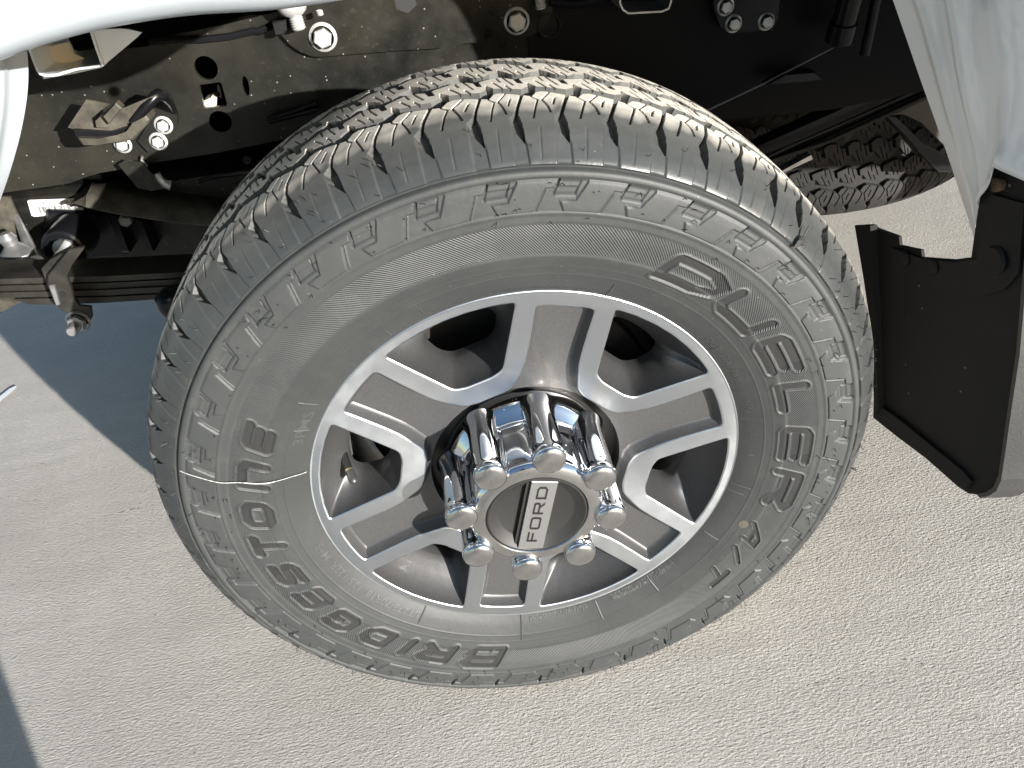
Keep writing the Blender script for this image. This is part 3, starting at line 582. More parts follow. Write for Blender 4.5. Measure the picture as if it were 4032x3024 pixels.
tg = np.gradient(CR, axis=0); tg /= np.linalg.norm(tg, axis=1, keepdims=True); ON = np.stack([-tg[:, 1], tg[:, 0]], 1)   # away from the opening
if ON[NST//2][1] < 0: ON = -ON
for k in range(14):
    q = (14-k)/14; d = ON[-1-k]*(1-q)+np.array([1, -.16])*q; ON[-1-k] = d/np.linalg.norm(d)
for k in range(14):
    q = (14-k)/14; d = ON[k]*(1-q)+np.array([-1, -.12])*q; ON[k] = d/np.linalg.norm(d)
wr = np.clip((CR[:, 0]-.05)/.35, 0, 1); wr = wr*wr*(3-2*wr); YI = .005+.025*wr; YC = -.17+.055*wr
loops = []
for u in np.linspace(0, 1, 23):
    P = IN*(1-u)+CR*u; y = (YI*(1-u)+YC*u)
    b_ = .0070*math.exp(-((u-.30)/.085)**2)+.010*math.exp(-((u-.62)/.12)**2)
    loops.append((P-ON*b_, y))
loops = [(IN+ON*.030, YI+.007), (IN+ON*.004, YI+.004)]+loops
for d, q in ((.001, .09), (.006, .31), (.016, .56), (.030, .75), (.050, .89), (.075, .97), (.11, 1)): loops.append((CR+ON*d, YC*(1-q)-.234*q))
# outer skin out to a rectangle
x0, x1, z1, z0 = -1.15, 1.45, .98, .05
outer = []
for p, d in zip(CR, ON):
    ks = []
    if d[0] > 1e-6: ks.append((x1-p[0])/d[0])
    if d[0] < -1e-6: ks.append((x0-p[0])/d[0])
    if d[1] > 1e-6: ks.append((z1-p[1])/d[1])
    if d[1] < -1e-6: ks.append((z0-p[1])/d[1])
    outer.append(p+d*min(k for k in ks if k > 0))
outer = np.array(outer)
for u in (.25, .5, .75, 1): loops.append(((CR+ON*.11)*(1-u)+outer*u, -.234-.006*u))
fb = MB(); n = NST
fb.add([(p[0], yy, p[1]) for L, y in loops for p, yy in zip(L, np.broadcast_to(y, n))], [[i*n+k, i*n+k+1, (i+1)*n+k+1, (i+1)*n+k] for i in range(len(loops)-1) for k in range(n-1)])
bedside = fb.build('bedside', M['white'], truck, 40)
sol = bedside.modifiers.new('thickness', 'SOLIDIFY'); sol.thickness = .0016; sol.offset = 0
# round plug pressed in the flange, top left
def disc(mb, px, py, y, r, h, n=24):
    p = at(px, py, y); mb.lathe([(r, y+.004), (r, y-h*.6), (r*.85, y-h), (r*.6, y-h), (r*.55, y-h*.5), (r*.3, y-h*.5), (r*.25, y-h), (.0003, y-h)], n, (p[0], p[2]))
pl = MB(); disc(pl, 16, 93, -.150, .0068, .004); pl.build('plug', M['cream'], bedside, 35)
hx = MB(); p = at(875, 1, -.2155); hx.lathe([(.0075, p[1]+.004), (.0075, p[1]-.0006), (.0001, p[1]-.0006)], 6, (p[0], p[2])); hx.build('drain_hole', M['ink'], bedside, 0)
for a, b_ in ((2018, 231), (2082, 345), (2088, 442)):
    h_ = MB(); p = at(a, b_-57 if False else b_, -.004); h_.lathe([(.0028, p[1]-.002), (.0028, p[1]-.004), (.0001, p[1]-.004)], 12, (p[0], p[2]))
# bed floor, far bedside, tailgate end: what closes the underside
bf = MB(); bf.box((-1.14, .03, .60), (1.44, 1.72, .64)); bf.box((-1.14, 1.72, .05), (1.44, 1.76, .98)); bf.box((-1.14, -.225, .95), (1.44, 1.72, .975)); bf.build('bed_floor', M['underside_black'], truck, 0)
for x in (-.85, .15, .75):
    xm = MB(); xm.box((x, .10, .50), (x+.09, 1.70, .5999)); xm.build('bed_crossmember', M['gloss_black'], truck, 0)

bu = MB(); bu.box((1.46, -.22, .03), (1.60, 1.72, .32)); bu.build('rear_bumper', M['gloss_black'], truck, 0)  # unseen bumper, added beyond the bedside to block the low sun
# open end of a painted bed rib behind the arch
def sheet(mb, pts, y, dy, th=None):
    mb.prism(axz(pts, y), y, y+dy); return mb
rb = MB(); yb = .10
outl = [(111, 195), (150, 289), (181, 303), (226, 298), (303, 276), (398, 262), (556, 122), (475, 113), (353, 120)]
def z1p(pts): return [(a*1000/2212/1.8228, b_*1000/2212/1.8228) for a, b_ in pts]
def strip_ring(mb, pts, y, th, depth):
    """open walled sleeve: a bent sheet along the outline, with thickness"""
    P = np.array(axz(pts, y)); c = P.mean(0); n = len(P); t = np.gradient(P, axis=0); t /= np.linalg.norm(t, axis=1, keepdims=True); nn = np.stack([-t[:, 1], t[:, 0]], 1)
    s = np.sign(np.sum((c-P)*nn)); Q = P+nn*s*th
    v = [(p[0], yy, p[1]) for yy in (y, y+depth) for p in P]+[(p[0], yy, p[1]) for yy in (y, y+depth) for p in Q]
    f = []
    for k in range(n-1):
        f += [[k, k+1, n+k+1, n+k], [2*n+k, 2*n+k+1, 3*n+k+1, 3*n+k], [k, k+1, 2*n+k+1, 2*n+k]]
    mb.add(v, f)
strip_ring(rb, z1p([(245, 430), (285, 540), (318, 620), (345, 652), (400, 670), (500, 662), (670, 612), (878, 582)]), yb, .0022, .10)
strip_ring(rb, z1p([(778, 268), (835, 440), (884, 578)]), yb, .0022, .012)
rb.prism(axz(z1p([(786, 262), (1050, 249), (1130, 258), (1236, 284), (1190, 330), (888, 584)]), yb+.004), yb+.004, yb+.007)
rb.prism(axz(z1p([(240, 432), (600, 362), (655, 470), (880, 590), (660, 640), (380, 690)]), yb+.05), yb+.05, yb+.053)
bedrib = rb.build('bed_rib', M['white'], truck, 25)
rd = MB(); rd.prism(axz(z1p([(250, 440), (598, 366), (645, 470), (862, 566), (660, 612), (400, 664), (330, 630)]), yb+.045), yb+.045, yb+.048); rd.build('rib_end', M['cream'], bedrib, 0)

# ------------------------------------------------------------------ frame rail
YF = .38
web_px = [(-420, 545), (-200, 470), (0, 417), (90, 405), (150, 396), (190, 381), (215, 374), (260, 366), (330, 352), (470, 330), (620, 300), (760, 285), (900, 280), (1050, 275), (1250, 270), (1400, 265), (1600, 250), (1800, 230), (2000, 190), (2150, 150), (2150, -160), (1400, -60), (1000, -22), (640, 16), (480, 54), (352, 80), (318, 100), (220, 112), (100, 120), (0, 125), (-200, 140), (-420, 180)]
web = axz(web_px, YF)
def pc(px, py, rx, rz, n=20, ang=0):
    p = at(px, py, YF); return [(p[0]+rx*math.cos(t)*math.cos(ang)-rz*math.sin(t)*math.sin(ang), p[2]+rx*math.cos(t)*math.sin(ang)+rz*math.sin(t)*math.cos(ang)) for t in np.arange(n)*2*math.pi/n]
holes = [pc(445, 147, .0155, .0155), axz(z1p([(1735, 740), (1910, 715), (1930, 730), (1978, 905), (1970, 925), (1790, 945), (1775, 930)]), YF), pc(531, 186, .0045, .0135, 14, -.2), pc(476, 263, .0155, .0150), pc(533, 346, .006, .006, 12)]
v2, f2 = region([web]+holes, None)
fm = MB(); fm.add([(p[0], YF, p[1]) for p in v2], f2)
for h_ in holes: loft(fm, [[(p[0], YF, p[1]) for p in h_], [(p[0], YF+.007, p[1]) for p in h_]])
# bottom and top flanges turned inboard, lip at the lower edge
for i in range(len(web_px)-1):
    if i in (19,): continue
    a, c = web[i], web[i+1]; fm.add([(a[0], YF, a[1]), (c[0], YF, c[1]), (c[0], YF+.09, c[1]), (a[0], YF+.09, a[1])], [[0, 1, 2, 3]])
frame = fm.build('frame_rail', M['frame'], truck, 35)
fi = MB(); fi.box((-1.0, YF+.088, .27), (1.1, YF+.094, .44)); fi.build('inner_rail', M['underside_black'], frame, 0)
# rolled top flange and pressed ridge lines
rg = MB()
tp = [at(a, b_, YF-.006) for a, b_ in z1p([(1300, 362), (1500, 345), (1750, 345), (2000, 318), (2212, 268)])]+[at(a, b_, YF-.006) for a, b_ in [(560, 68), (612, 44)]]
rg.tube([tuple(p) for p in tp], .0045, 8)
rg.build('frame_flange_edge', M['gloss_black'], frame, 40)
# dished rims round two weld dimples
for a, b_, r in ((590, 310, 0), ):
    pass
# mounting plate with its curved lower edge, carrying the big bolts
def z2p(pts): return [((900+a*1000/2212)/1.8228, b_*1000/2212/1.8228) for a, b_ in pts]
def z3p(pts): return [((1800+a*1000/2212)/1.8228, b_*1000/2212/1.8228) for a, b_ in pts]
def z4p(pts): return [((2700+a*.6027)/1.8228, b_*.6027/1.8228) for a, b_ in pts]
def z5p(pts): return [(a*.4521/1.8228, (650+b_*.4521)/1.8228) for a, b_ in pts]
pt = MB(); plate_px = z2p([(395, 200), (430, 270), (470, 320), (540, 395), (620, 450), (720, 490), (790, 497), (1050, 475), (1500, 440), (1850, 420), (2060, 380)])+z3p([(300, 360), (480, 352), (620, 320), (720, 270), (790, 190), (830, 90), (845, -60)])+[(1000, -40), (640, 0)]
pt.prism(axz(plate_px, YF-.010), YF-.010, YF-.003, 0); pt.build('mounting_plate', M['frame'], frame, 0)
def bolt(px, py, y, r, m, fl=None, name='bolt', par=None):
    mb = MB(); p = at(px, py, y-r*.5); hexbolt(mb, p[0], y, p[2], r, fl); return mb.build(name, M[m], par or frame, 25)
bolt(697, 82, YF-.010, .0128, 'zinc', .0188); bolt(1117, 47, YF-.010, .0124, 'zinc', .0178)
for a, b_ in ((352, 272), (341, 307)): bolt(a, b_, YF-.008, .0080, 'zinc', .0126)
bolt(264, 314, YF-.006, .0080, 'zinc', .0122)
# hanging threaded bolts
def stud(px, py0, py1, y, r, n, head=True):
    a, c = at(px, py0, y), at(px, py1, y); mb = MB(); prof_ = []
    L = a[2]-c[2]
    pr = [(r*1.0, a[2])]
    for k in range(n): z = a[2]-L*(k+.5)/n; pr += [(r, z+L*.2/n), (r*.86, z-L*.25/n)]
    pr += [(r*.8, c[2]), (.0002, c[2])]
    if head: pr = [(r*2.0, a[2]+.030), (r*2.1, a[2]+.010), (r*1.75, a[2]+.004), (r*1.2, a[2])]+pr
    mb.lathe(pr, 20, (a[0], y), axis='z'); return mb.build('threaded_stud', M['zinc'], frame, 35)
stud(637, 33, 66, YF-.03, .0092, 6); p = z3p([(715, 0), (725, 80)]); stud(p[0][0], -10, p[1][1], YF-.03, .0070, 6, False); stud(z2p([(790, 0)])[0][0], 22, 34, YF-.035, .0042, 4, False)
# rubber block beside the first stud
mb = MB(); mb.prism(axz(z2p([(375, 200), (500, 170), (505, 270), (470, 310), (400, 310)]), YF-.028), YF-.028, YF-.011, .002); mb.build('rubber_pad', M['plastic'], frame, 20)
# open hole with a bright lip right of the second bolt
mb = MB(); p = at(*z3p([(800, 225)])[0], YF-.0102); mb.lathe([(.0165, p[1]), (.0165, p[1]-.0015), (.0145, p[1]-.0015), (.0145, p[1]+.004), (.0003, p[1]+.004)], 24, (p[0], p[2])); mb.build('drain_hole', M['gloss_black'], frame, 30)
rp = MB(); rp.prism(axz([(1135, -70), (1150, 285), (1250, 276), (1400, 271), (1600, 256), (1800, 236), (2000, 196), (2140, 155), (2140, -150), (1400, -66)], YF-.0025), YF-.0025, YF-.0005); rp.build('rail_shade_sheet', mat('rail_shade_black', (.0042, .0043, .005), .45, spec=.08), frame, 0)  # near-black sheet over the rear rail: its shade put into the colour
# white clip seen through the square hole
mb = MB(); mb.prism(axz(z1p([(1775, 880), (1840, 850), (1850, 940), (1785, 945)]), YF+.02), YF+.02, YF+.05); mb.prism(axz(z1p([(1840, 840), (1890, 850), (1880, 930), (1850, 935)]), YF+.025), YF+.025, YF+.05); mb.build('harness_clip', M['cream'], frame, 0)
# bump stop bracket: dusty bent sheets with a bright rolled edge
bs_ = MB(); y = .30
bs_.prism(axz(z1p([(750, 868), (960, 905), (880, 960), (790, 1040), (830, 1105), (970, 1110), (1130, 1070), (1150, 1110), (960, 1140), (700, 1140), (590, 1110)]), y), y, y+.004)
bs_.prism(axz(z1p([(830, 1055), (1005, 895), (1065, 945), (1320, 840), (1375, 820), (1145, 1065), (970, 1112), (840, 1110)]), y-.012), y-.012, y-.008)
bs_.prism(axz(z1p([(890, 1020), (1005, 897), (1060, 945), (945, 1085)]), y-.024), y-.024, y-.010, .002)
bs_.prism(axz(z1p([(665, 1205), (830, 1215), (1010, 1190), (1120, 1140), (1170, 1060), (1270, 1010), (1295, 1050), (1280, 1090), (1160, 1225), (1000, 1255), (830, 1275), (715, 1270)]), y-.016), y-.016, y+.02, .003)
stop = bs_.build('bump_stop_bracket', M['dusty_brown'], truck, 25)
mb = MB(); mb.prism(axz(z1p([(640, 1130), (960, 1150), (1150, 1090), (1180, 1060), (1165, 1120), (1000, 1185), (830, 1212), (670, 1205)]), y-.006), y-.006, y+.01); mb.build('bracket_slot', M['gloss_black'], stop, 0)
mb = MB(); q = [at(a, b_, yy) for (a, b_), yy in zip(z1p([(1145, 1065), (1260, 945), (1350, 845), (1385, 825), (1430, 840), (1480, 890), (1520, 970)]), (.288, .29, .295, .30, .31, .335, .372))]; mb.tube([tuple(p) for p in q], [.004, .0065, .0075, .0075, .0065, .0055, .004], 10); mb.build('bracket_rolled_edge', M['gloss_black'], stop, 60)
mb = MB(); mb.prism(axz(z1p([(1160, 1080), (1400, 840), (1470, 880), (1540, 985), (1545, 1080), (1480, 1200), (1400, 1310), (1290, 1330), (1200, 1230), (1300, 1060)]), YF-.008), YF-.008, YF-.001); mb.build('bracket_foot', M['frame'], stop, 0)
# strap with two holes, grey clip
mb = MB(); y = .355; mb.prism(axz(z1p([(1030, 1435), (1090, 1395), (1235, 1415), (1280, 1470), (1450, 1640), (1330, 1660), (1200, 1640), (1110, 1530)]), y), y, y+.004)
st_ = mb.build('hanger_strap', M['frame'], truck, 0)
for c_ in ((1205, 1508), (1310, 1628)):
    mb = MB(); p = at(*z1p([c_])[0], y-.0008); mb.lathe([(.0062, y+.001), (.0062, y-.0008), (.0002, y-.0008)], 14, (p[0], p[2])); mb.build('strap_hole', M['ink'], st_, 0)
mb = MB(); q = [at(a, b_, .35) for a, b_ in z1p([(1370, 1510), (1395, 1560), (1440, 1600), (1490, 1615)])]; mb.tube([tuple(p) for p in q], [.0045, .005, .006, .007], 10); mb.build('cable_clip', M['steel_grey'], truck, 40)
mb = MB(); q = [at(a, b_, .37) for a, b_ in z1p([(1240, 1362), (1232, 1395), (1280, 1450)])]; mb.tube([tuple(p) for p in q], .0022, 8); mb.build('wire_loop', M['steel_grey'], truck, 40)
# spring plate: curved dusty arm running under the tire
mb = MB(); y = .37
up_ = z5p([(655, 320), (830, 140), (1000, 160), (1180, 195), (1450, 240), (1900, 300), (2300, 330)]); lo_ = z5p([(655, 335), (760, 355), (980, 400), (1300, 450), (1600, 490), (1870, 510), (2300, 540)])
A, B = np.array(axz(up_, y+.05)), np.array(axz(lo_, y))
v = [(a[0], y+.05, a[1]) for a in A]+[((a[0]+c[0])/2, y+.008, (a[1]+c[1])/2) for a, c in zip(A, B)]+[(c[0], y, c[1]) for c in B]+[(c[0], y+.006, c[1]-.003) for c in B]; n = len(A)
mb.add(v, [[i*n+k, i*n+k+1, (i+1)*n+k+1, (i+1)*n+k] for i in range(3) for k in range(n-1)])
arm = mb.build('spring_plate', M['dusty_brown'], truck, 40); sol = arm.modifiers.new('thickness', 'SOLIDIFY'); sol.thickness = .004
# dark tank behind, with the white bar code label
mb = MB(); y = .44; mb.prism(axz([(-300, 470), (-100, 430), (0, 425), (240, 395), (470, 372), (760, 372), (760, 560), (470, 585), (250, 575), (60, 575), (-300, 640)], y), y, y+.35, .012); tank = mb.build('fuel_tank', M['frame'], truck, 30)
mb = MB(); mb.prism(axz(z5p([(238, 315), (255, 305), (640, 292), (690, 300), (728, 385), (720, 405), (690, 415), (300, 450), (275, 440)]), y-.0015), y-.0015, y-.0003); lab = mb.build('barcode_label', M['sticker'], tank, 0)
mb = MB(); e = np.array(at(*z5p([(320, 365)])[0], y-.0019)); e2 = np.array(at(*z5p([(660, 345)])[0], y-.0019)); dn = np.array(at(*z5p([(345, 420)])[0], y-.0019))-e
rr_ = random.Random(3); x = 0
while x < .97:
    wv = rr_.choice([.008, .012, .02]); a, c = e+(e2-e)*x, e+(e2-e)*(x+wv)
    if not .34 < x < .40: mb.add([a, c, c+dn, a+dn], [[0, 1, 2, 3]])
    x += wv+rr_.choice([.008, .012, .018])
mb.build('barcode', M['ink'], lab, 0)
cu = bpy.data.curves.new('t', 'FONT'); cu.body = 'LC34 5A032 MB 597E'; cu.size = 1; o = bpy.data.objects.new('t', cu); me = o.to_mesh(); V = np.array([q.co[:] for q in me.vertices]); F_ = [list(q.vertices) for q in me.polygons]; o.to_mesh_clear(); bpy.data.objects.remove(o)
a, c, d = [np.array(at(*z5p([q])[0], y-.0019)) for q in ((288, 350), (700, 325), (284, 322))]; wv = V[:, 0].max()
mesh('label_text', [a+(c-a)*p[0]/wv+(d-a)*p[1]/.72 for p in V], F_, M['ink'], lab, 0)
# spring eye bushing
p = at(139, 540, .34); mb = MB(); mb.lathe([(.031, .40), (.032, .345), (.030, .338), (.026, .336), (.0245, .342), (.0165, .343)], 40, (p[0], p[2])); bush = mb.build('spring_bushing', M['gloss_black'], truck, 40)
mb = MB(); mb.lathe([(.0165, .346), (.016, .340), (.010, .338), (.004, .3365), (.0002, .336)], 28, (p[0], p[2])); mb.build('bushing_pin', M['steel_grey'], bush, 40)
# ribs and a small bolt on the dark panel between
mb = MB(); y = .40
for q in ([(940, 420), (1010, 430), (1130, 770), (1060, 770)], [(1150, 440), (1230, 470), (1340, 760), (1280, 770)]): mb.prism(axz(z5p(q), y), y, y+.08, .004)
mb.prism(axz(z5p([(400, 400), (950, 420), (1100, 780), (700, 830), (480, 830), (330, 760)]), y+.03), y+.03, y+.06, .004)
mb.build('hanger_ribs', M['gloss_black'], truck, 30)
mb = MB(); p = at(*z5p([(1100, 470)])[0], .40); mb.lathe([(.010, .415), (.010, .392), (.007, .388), (.0002, .388)], 6, (p[0], p[2])); mb.build('bolt', M['steel_grey'], truck, 20)
# ------------------------------------------------------------------ leaf spring pack with its clamp
spring = empty('leaf_spring', truck); y0, y1 = .255, .312
edges = [[(-330, 600), (0, 600), (230, 594), (400, 585), (700, 578), (1100, 570)], [(-330, 615), (0, 615), (230, 609), (420, 599), (700, 592), (1100, 585)], [(-330, 631), (0, 630), (230, 624), (420, 614), (700, 608), (1100, 600)], [(-330, 646), (0, 644), (230, 639), (420, 629), (700, 622), (1100, 615)], [(60, 658), (110, 659), (230, 655), (330, 648), (420, 641), (700, 640)]]
for k in range(4):
    U = edges[k]; D = edges[k+1]; g = 2.6
    if k == 3: U = [(30, 644), (110, 642), (230, 639), (330, 634), (420, 629), (700, 624)]
    yy = y0+.004*(k % 2)
    mb = MB(); mb.prism(axz([(a, b_+g) for a, b_ in U]+[(a, b_-g*.3) for a, b_ in D[::-1]], yy), yy, y1, .0)
    mb.build('leaf', M['leaf_steel'], spring, 0)
mb = MB(); mb.prism(axz([(-250, 640), (0, 645), (45, 655), (20, 668), (-40, 700), (-250, 760)], .30), .30, .36, .004); mb.build('spring_hanger', M['dusty_brown'], spring, 20)
mb = MB(); y = .228
mb.prism(axz(z5p([(415, 960), (600, 735), (640, 730), (735, 718), (620, 870), (580, 960), (640, 1150), (690, 1230), (790, 1240), (800, 1330), (770, 1390), (690, 1400), (630, 1360), (600, 1290), (530, 1270), (470, 1200), (405, 1040)]), y), y, y+.006, .0015)
mb.prism(axz(z5p([(360, 905), (440, 825), (600, 740), (420, 960), (412, 1040)]), y+.012), y+.012, y+.03)
clamp = mb.build('spring_clamp', M['leaf_steel'], spring, 20)
p = at(*z5p([(545, 1125)])[0], y-.0006); mb = MB(); mb.lathe([(.0042, y+.002), (.0042, y-.0006), (.0002, y-.0006)], 14, (p[0], p[2])); mb.build('clamp_hole', M['ink'], spring, 0)
for q in ([(425, 1050), (470, 1045), (520, 1220), (490, 1225)], ): mb = MB(); mb.prism(axz(z5p(q), y-.0035), y-.0035, y, .001); mb.build('clamp_edge', M['steel_grey'], spring, 0)
mb = MB(); p = at(*z5p([(685, 1355)])[0], y); hexbolt(mb, p[0], y-.001, p[2], .0125, .0165); mb.lathe([(.0078, y-.010), (.0076, y-.028), (.006, y-.031), (.0002, y-.031)], 16, (p[0], p[2])); mb.build('clamp_nut', M['steel_grey'], spring, 25)
# parts at the left edge: bright ball end, slanted rod
mb = MB(); p = at(*z5p([(82, 665)])[0], .36); mb.lathe([(.0002, p[2]+.012), (.008, p[2]+.010), (.0125, p[2]+.001), (.010, p[2]-.008), (.016, p[2]-.014), (.028, p[2]-.022), (.03, p[2]-.04), (.0002, p[2]-.04)], 24, (p[0]-.006, .37), axis='z'); mb.build('grease_cap', M['steel_grey'], truck, 40)
mb = MB(); a, c = at(*z5p([(120, 400)])[0], .44), at(*z5p([(310, 830)])[0], .36); mb.tube([a, (a*.5+c*.5), c], [.004, .007, .011], 10); mb.build('brake_rod', M['steel_grey'], truck, 40)
mb = MB(); mb.prism(axz(z5p([(-200, 300), (60, 300), (100, 400), (210, 640), (220, 720), (-200, 720)]), .42), .42, .435, .01); mb.build('tank_strap', M['dusty_brown'], truck, 20)
# damper end beside the tire
mb = MB(); p = at(368, 662, .22); mb.lathe([(.0002, p[2]-.024), (.012, p[2]-.022), (.019, p[2]-.012), (.022, p[2]+.004), (.020, p[2]+.018), (.008, p[2]+.026), (.0002, p[2]+.028)], 28, (p[0]+.006, .22), axis='z'); mb.build('damper_end', M['gloss_black'], truck, 50)
# axle tube and differential in the dark
mb = MB(); mb.lathe([(.06, .09), (.062, .5), (.07, .6), (.16, .72), (.18, .82), (.16, .92), (.07, 1.05), (.062, 1.6)], 40); mb.build('axle_housing', M['underside_black'], truck, 40)
mb = MB(); mb.box((-.12, .50, .12), (.40, 1.1, .47)); mb.box((.40, .56, .10), (1.12, .66, .44)); mb.box((-1.1, .95, .05), (1.15, 1.0, .5)); mb.build('underbody_dark_fill', M['underside_black'], truck, 0)  # added dark boxes that fill in the black shade under the bed
# flange line on the dark left side and small stamped channel left of the tire
mb = MB(); q = [at(a, b_, YF-.012) for a, b_ in z2p([(340, 1040), (560, 975), (770, 900)])]; mb.tube([tuple(p) for p in q], .0035, 8); q = [at(a, b_, YF-.012) for a, b_ in z2p([(350, 1062), (560, 1010), (780, 952)])]; mb.tube([tuple(p) for p in q], .0035, 8); mb.build('frame_channel', M['gloss_black'], frame, 40)
mb = MB(); q = [at(a, b_, YF-.03) for a, b_ in [(430, 392), (470, 380), (560, 370), (760, 352)]]; mb.tube([tuple(p) for p in q], .004, 8); mb.build('brake_line', M['gloss_black'], truck, 40)
# ------------------------------------------------------------------ right half of the arch: square tube end, bolts, bars
mb = MB(); y = .30; P = [(1337, -60), (1338, 8), (1344, 22), (1357, 31), (1430, 27), (1446, 20), (1452, 2), (1452, -60)]; strip_ring(mb, P, y, .0022, .12); mb.build('square_tube', M['steel_grey'], frame, 40)
mb = MB(); q = [at(a, b_, .36) for a, b_ in [(1190, 6), (1240, 10), (1290, 4), (1338, -4)]]; mb.tube([tuple(p) for p in q], .005, 8); mb.build('brake_pipe', M['gloss_black'], truck, 40)
mb = MB(); y = .355; mb.prism(axz([(1540, -40), (1542, 20), (1556, 60), (1585, 72), (1640, 68), (1668, 66), (1682, 40), (1690, -40)], y), y, y+.006, .001); hp = mb.build('shackle_plate', M['gloss_black'], frame, 20)
for a, b_ in ((1569, 15), (1586, 52), (1657, 47)): bolt(a, b_, y, .0082, 'steel_grey', .0124, par=frame)
sh_ = MB(); a, c = at(1852, -60, .31), at(1812, 88, .33); sh_.tube([a, a*.3+c*.7, a*.28+c*.72, c], [.016, .016, .019, .019], 24); sh_.build('damper', M['gloss_black'], truck, 40)
mb = MB(); a, c = at(1905, -60, .32), at(1868, 118, .33); mb.tube([a, c], .007, 12); mb.build('brake_hose', M['gloss_black'], truck, 40)
for k, (P, y, r) in enumerate([([(1580, 378), (1700, 318), (1800, 275), (2000, 186), (2150, 118)], .47, .0030), ([(1620, 362), (1760, 310), (1900, 245), (2020, 190)], .50, .005), ([(1650, 352), (1790, 305), (1930, 240), (2060, 180)], .48, .004)]):
    mb = MB(); mb.tube([tuple(at(a, b_, y)) for a, b_ in P], r, 8); mb.build('frame_edge', M['gloss_black'], truck, 40)
mb = MB(); mb.prism(axz([(1560, 350), (1800, 240), (2040, 120), (2060, 170), (2010, 200), (1900, 250), (1660, 360), (1600, 395)], .51), .51, .54, .004)
mb.build('hitch_beam', M['gloss_black'], truck, 20)
mb = MB(); mb.tube([tuple(at(a, b_, .35)) for a, b_ in z4p([(140, 720), (520, 540), (960, 310)])], .0018, 8); mb.build('cable', M['steel_dark'], truck, 40)
mb = MB(); mb.prism(axz(z4p([(530, 555), (640, 490), (850, 470), (900, 520), (780, 540)]), .345), .345, .365, .003); mb.build('stay_bracket', M['gloss_black'], truck, 20)
# lower gusset and diagonal stay over the spare tire
mb = MB(); y = .56; mb.prism(axz([(1925, 248), (2010, 208), (2075, 230), (2110, 300), (2130, 385), (2075, 350), (1990, 265), (1950, 246)], y), y, y+.01, .002); mb.build('gusset', mat('dusty_black_panel', (.03, .028, .025), .6, var=.3, vscale=12), truck, 0)
mb = MB(); y = .53; mb.prism(axz([(1912, 248), (1935, 252), (1990, 305), (2070, 352), (2068, 374), (2030, 372), (1975, 315)], y), y, y+.03, .003); mb.build('diagonal_stay', M['gloss_black'], truck, 20)
for P, y in (([(1745, 300), (1803, 290), (1806, 296), (1748, 303)], .52), ([(1688, 370), (1752, 335), (1756, 344), (1695, 372)], .52)):
    mb = MB(); mb.prism(axz(P, y), y, y+.02); mb.build('spare_hanger_tab', M['steel_grey'], truck, 0)
# ------------------------------------------------------------------ mud flap: curved plate with a turned outer edge
def on_x(px, py, x):
    d = FW + (px*1.8228-2016)/FPX*RT - (py*1.8228-1512)/FPX*UP; return CAM + d*((x-CAM[0])/d[0])
def flapx(y): return .52-.10*y if False else float(np.interp(y, [-.25, -.13, .045, .14], [.558, .542, .505, .492]))
def on_flap(px, py, off=0.):
    x = .52
    for _ in range(12): p = on_x(px, py, x); x = flapx(p[1])+off
    return p
def flap_plate(name, px, t0, t1, m, par, extra=None):
    P0 = [on_flap(a, b_, t0) for a, b_ in px]; D = np.array([t1-t0, 0, 0]); n = len(P0); mb = MB()
    mb.add([tuple(p) for p in P0]+[tuple(p+D) for p in P0], [list(range(n)), list(range(n, 2*n))[::-1]]+[[k, (k+1) % n, n+(k+1) % n, n+k] for k in range(n)])
    return mb.build(name, M[m], par, 20)
main_px = [(1846, 487), (1882, 485), (1886, 487), (1893, 493), (1942, 511), (1944, 530), (1990, 540), (1992, 556), (2060, 561), (2098, 556), (2110, 470), (2128, 358), (2180, 362), (2230, 372), (2212, 560), (2205, 640), (2195, 760), (2180, 860), (2166, 960), (2155, 1030), (2146, 1052), (2130, 1063), (2110, 1068), (2092, 1066), (2070, 1052), (2000, 990), (1940, 945), (1886, 902), (1889, 800), (1880, 700), (1865, 600)]
flap = flap_plate('mud_flap', main_px, 0, .0035, 'plastic', truck)
# outer turned edge with a lit side, inner and bottom ribs
mb = MB(); edge_px = [(2232, 375), (2212, 560), (2205, 640), (2195, 760), (2180, 860), (2166, 960), (2156, 1028), (2146, 1052), (2130, 1063), (2110, 1068)]
for k in range(len(edge_px)-1):
    a, c = on_flap(*edge_px[k], -.004), on_flap(*edge_px[k+1], -.004); n_ = np.array([0, -.010, -.001]); d = np.array([.034, -.004, 0])
    mb.add([a, c, c+n_*.6, a+n_*.6, a+d+n_, c+d+n_, a+d, c+d], [[0, 1, 2, 3], [3, 2, 5, 4], [4, 5, 7, 6]])
mb.build('flap_edge', M['rubber_plain'], flap, 50)
flap_plate('flap_rib', [(1848, 489), (1880, 488), (1898, 880), (1889, 896), (1880, 700)], -.010, -.001, 'plastic', flap)
flap_plate('flap_hem', [(1888, 868), (1940, 905), (2010, 962), (2080, 1018), (2098, 1040), (2086, 1058), (2000, 988), (1940, 943), (1887, 900)], -.006, -.001, 'plastic', flap)
flap_plate('flap_bracket', [(1926, 535), (1994, 560), (2062, 566), (2108, 560), (2130, 480), (2142, 420), (2212, 440), (2200, 590), (2170, 625), (2120, 640), (2060, 636), (1990, 612), (1940, 596), (1926, 575)], -.004, -.0005, 'plastic', flap)
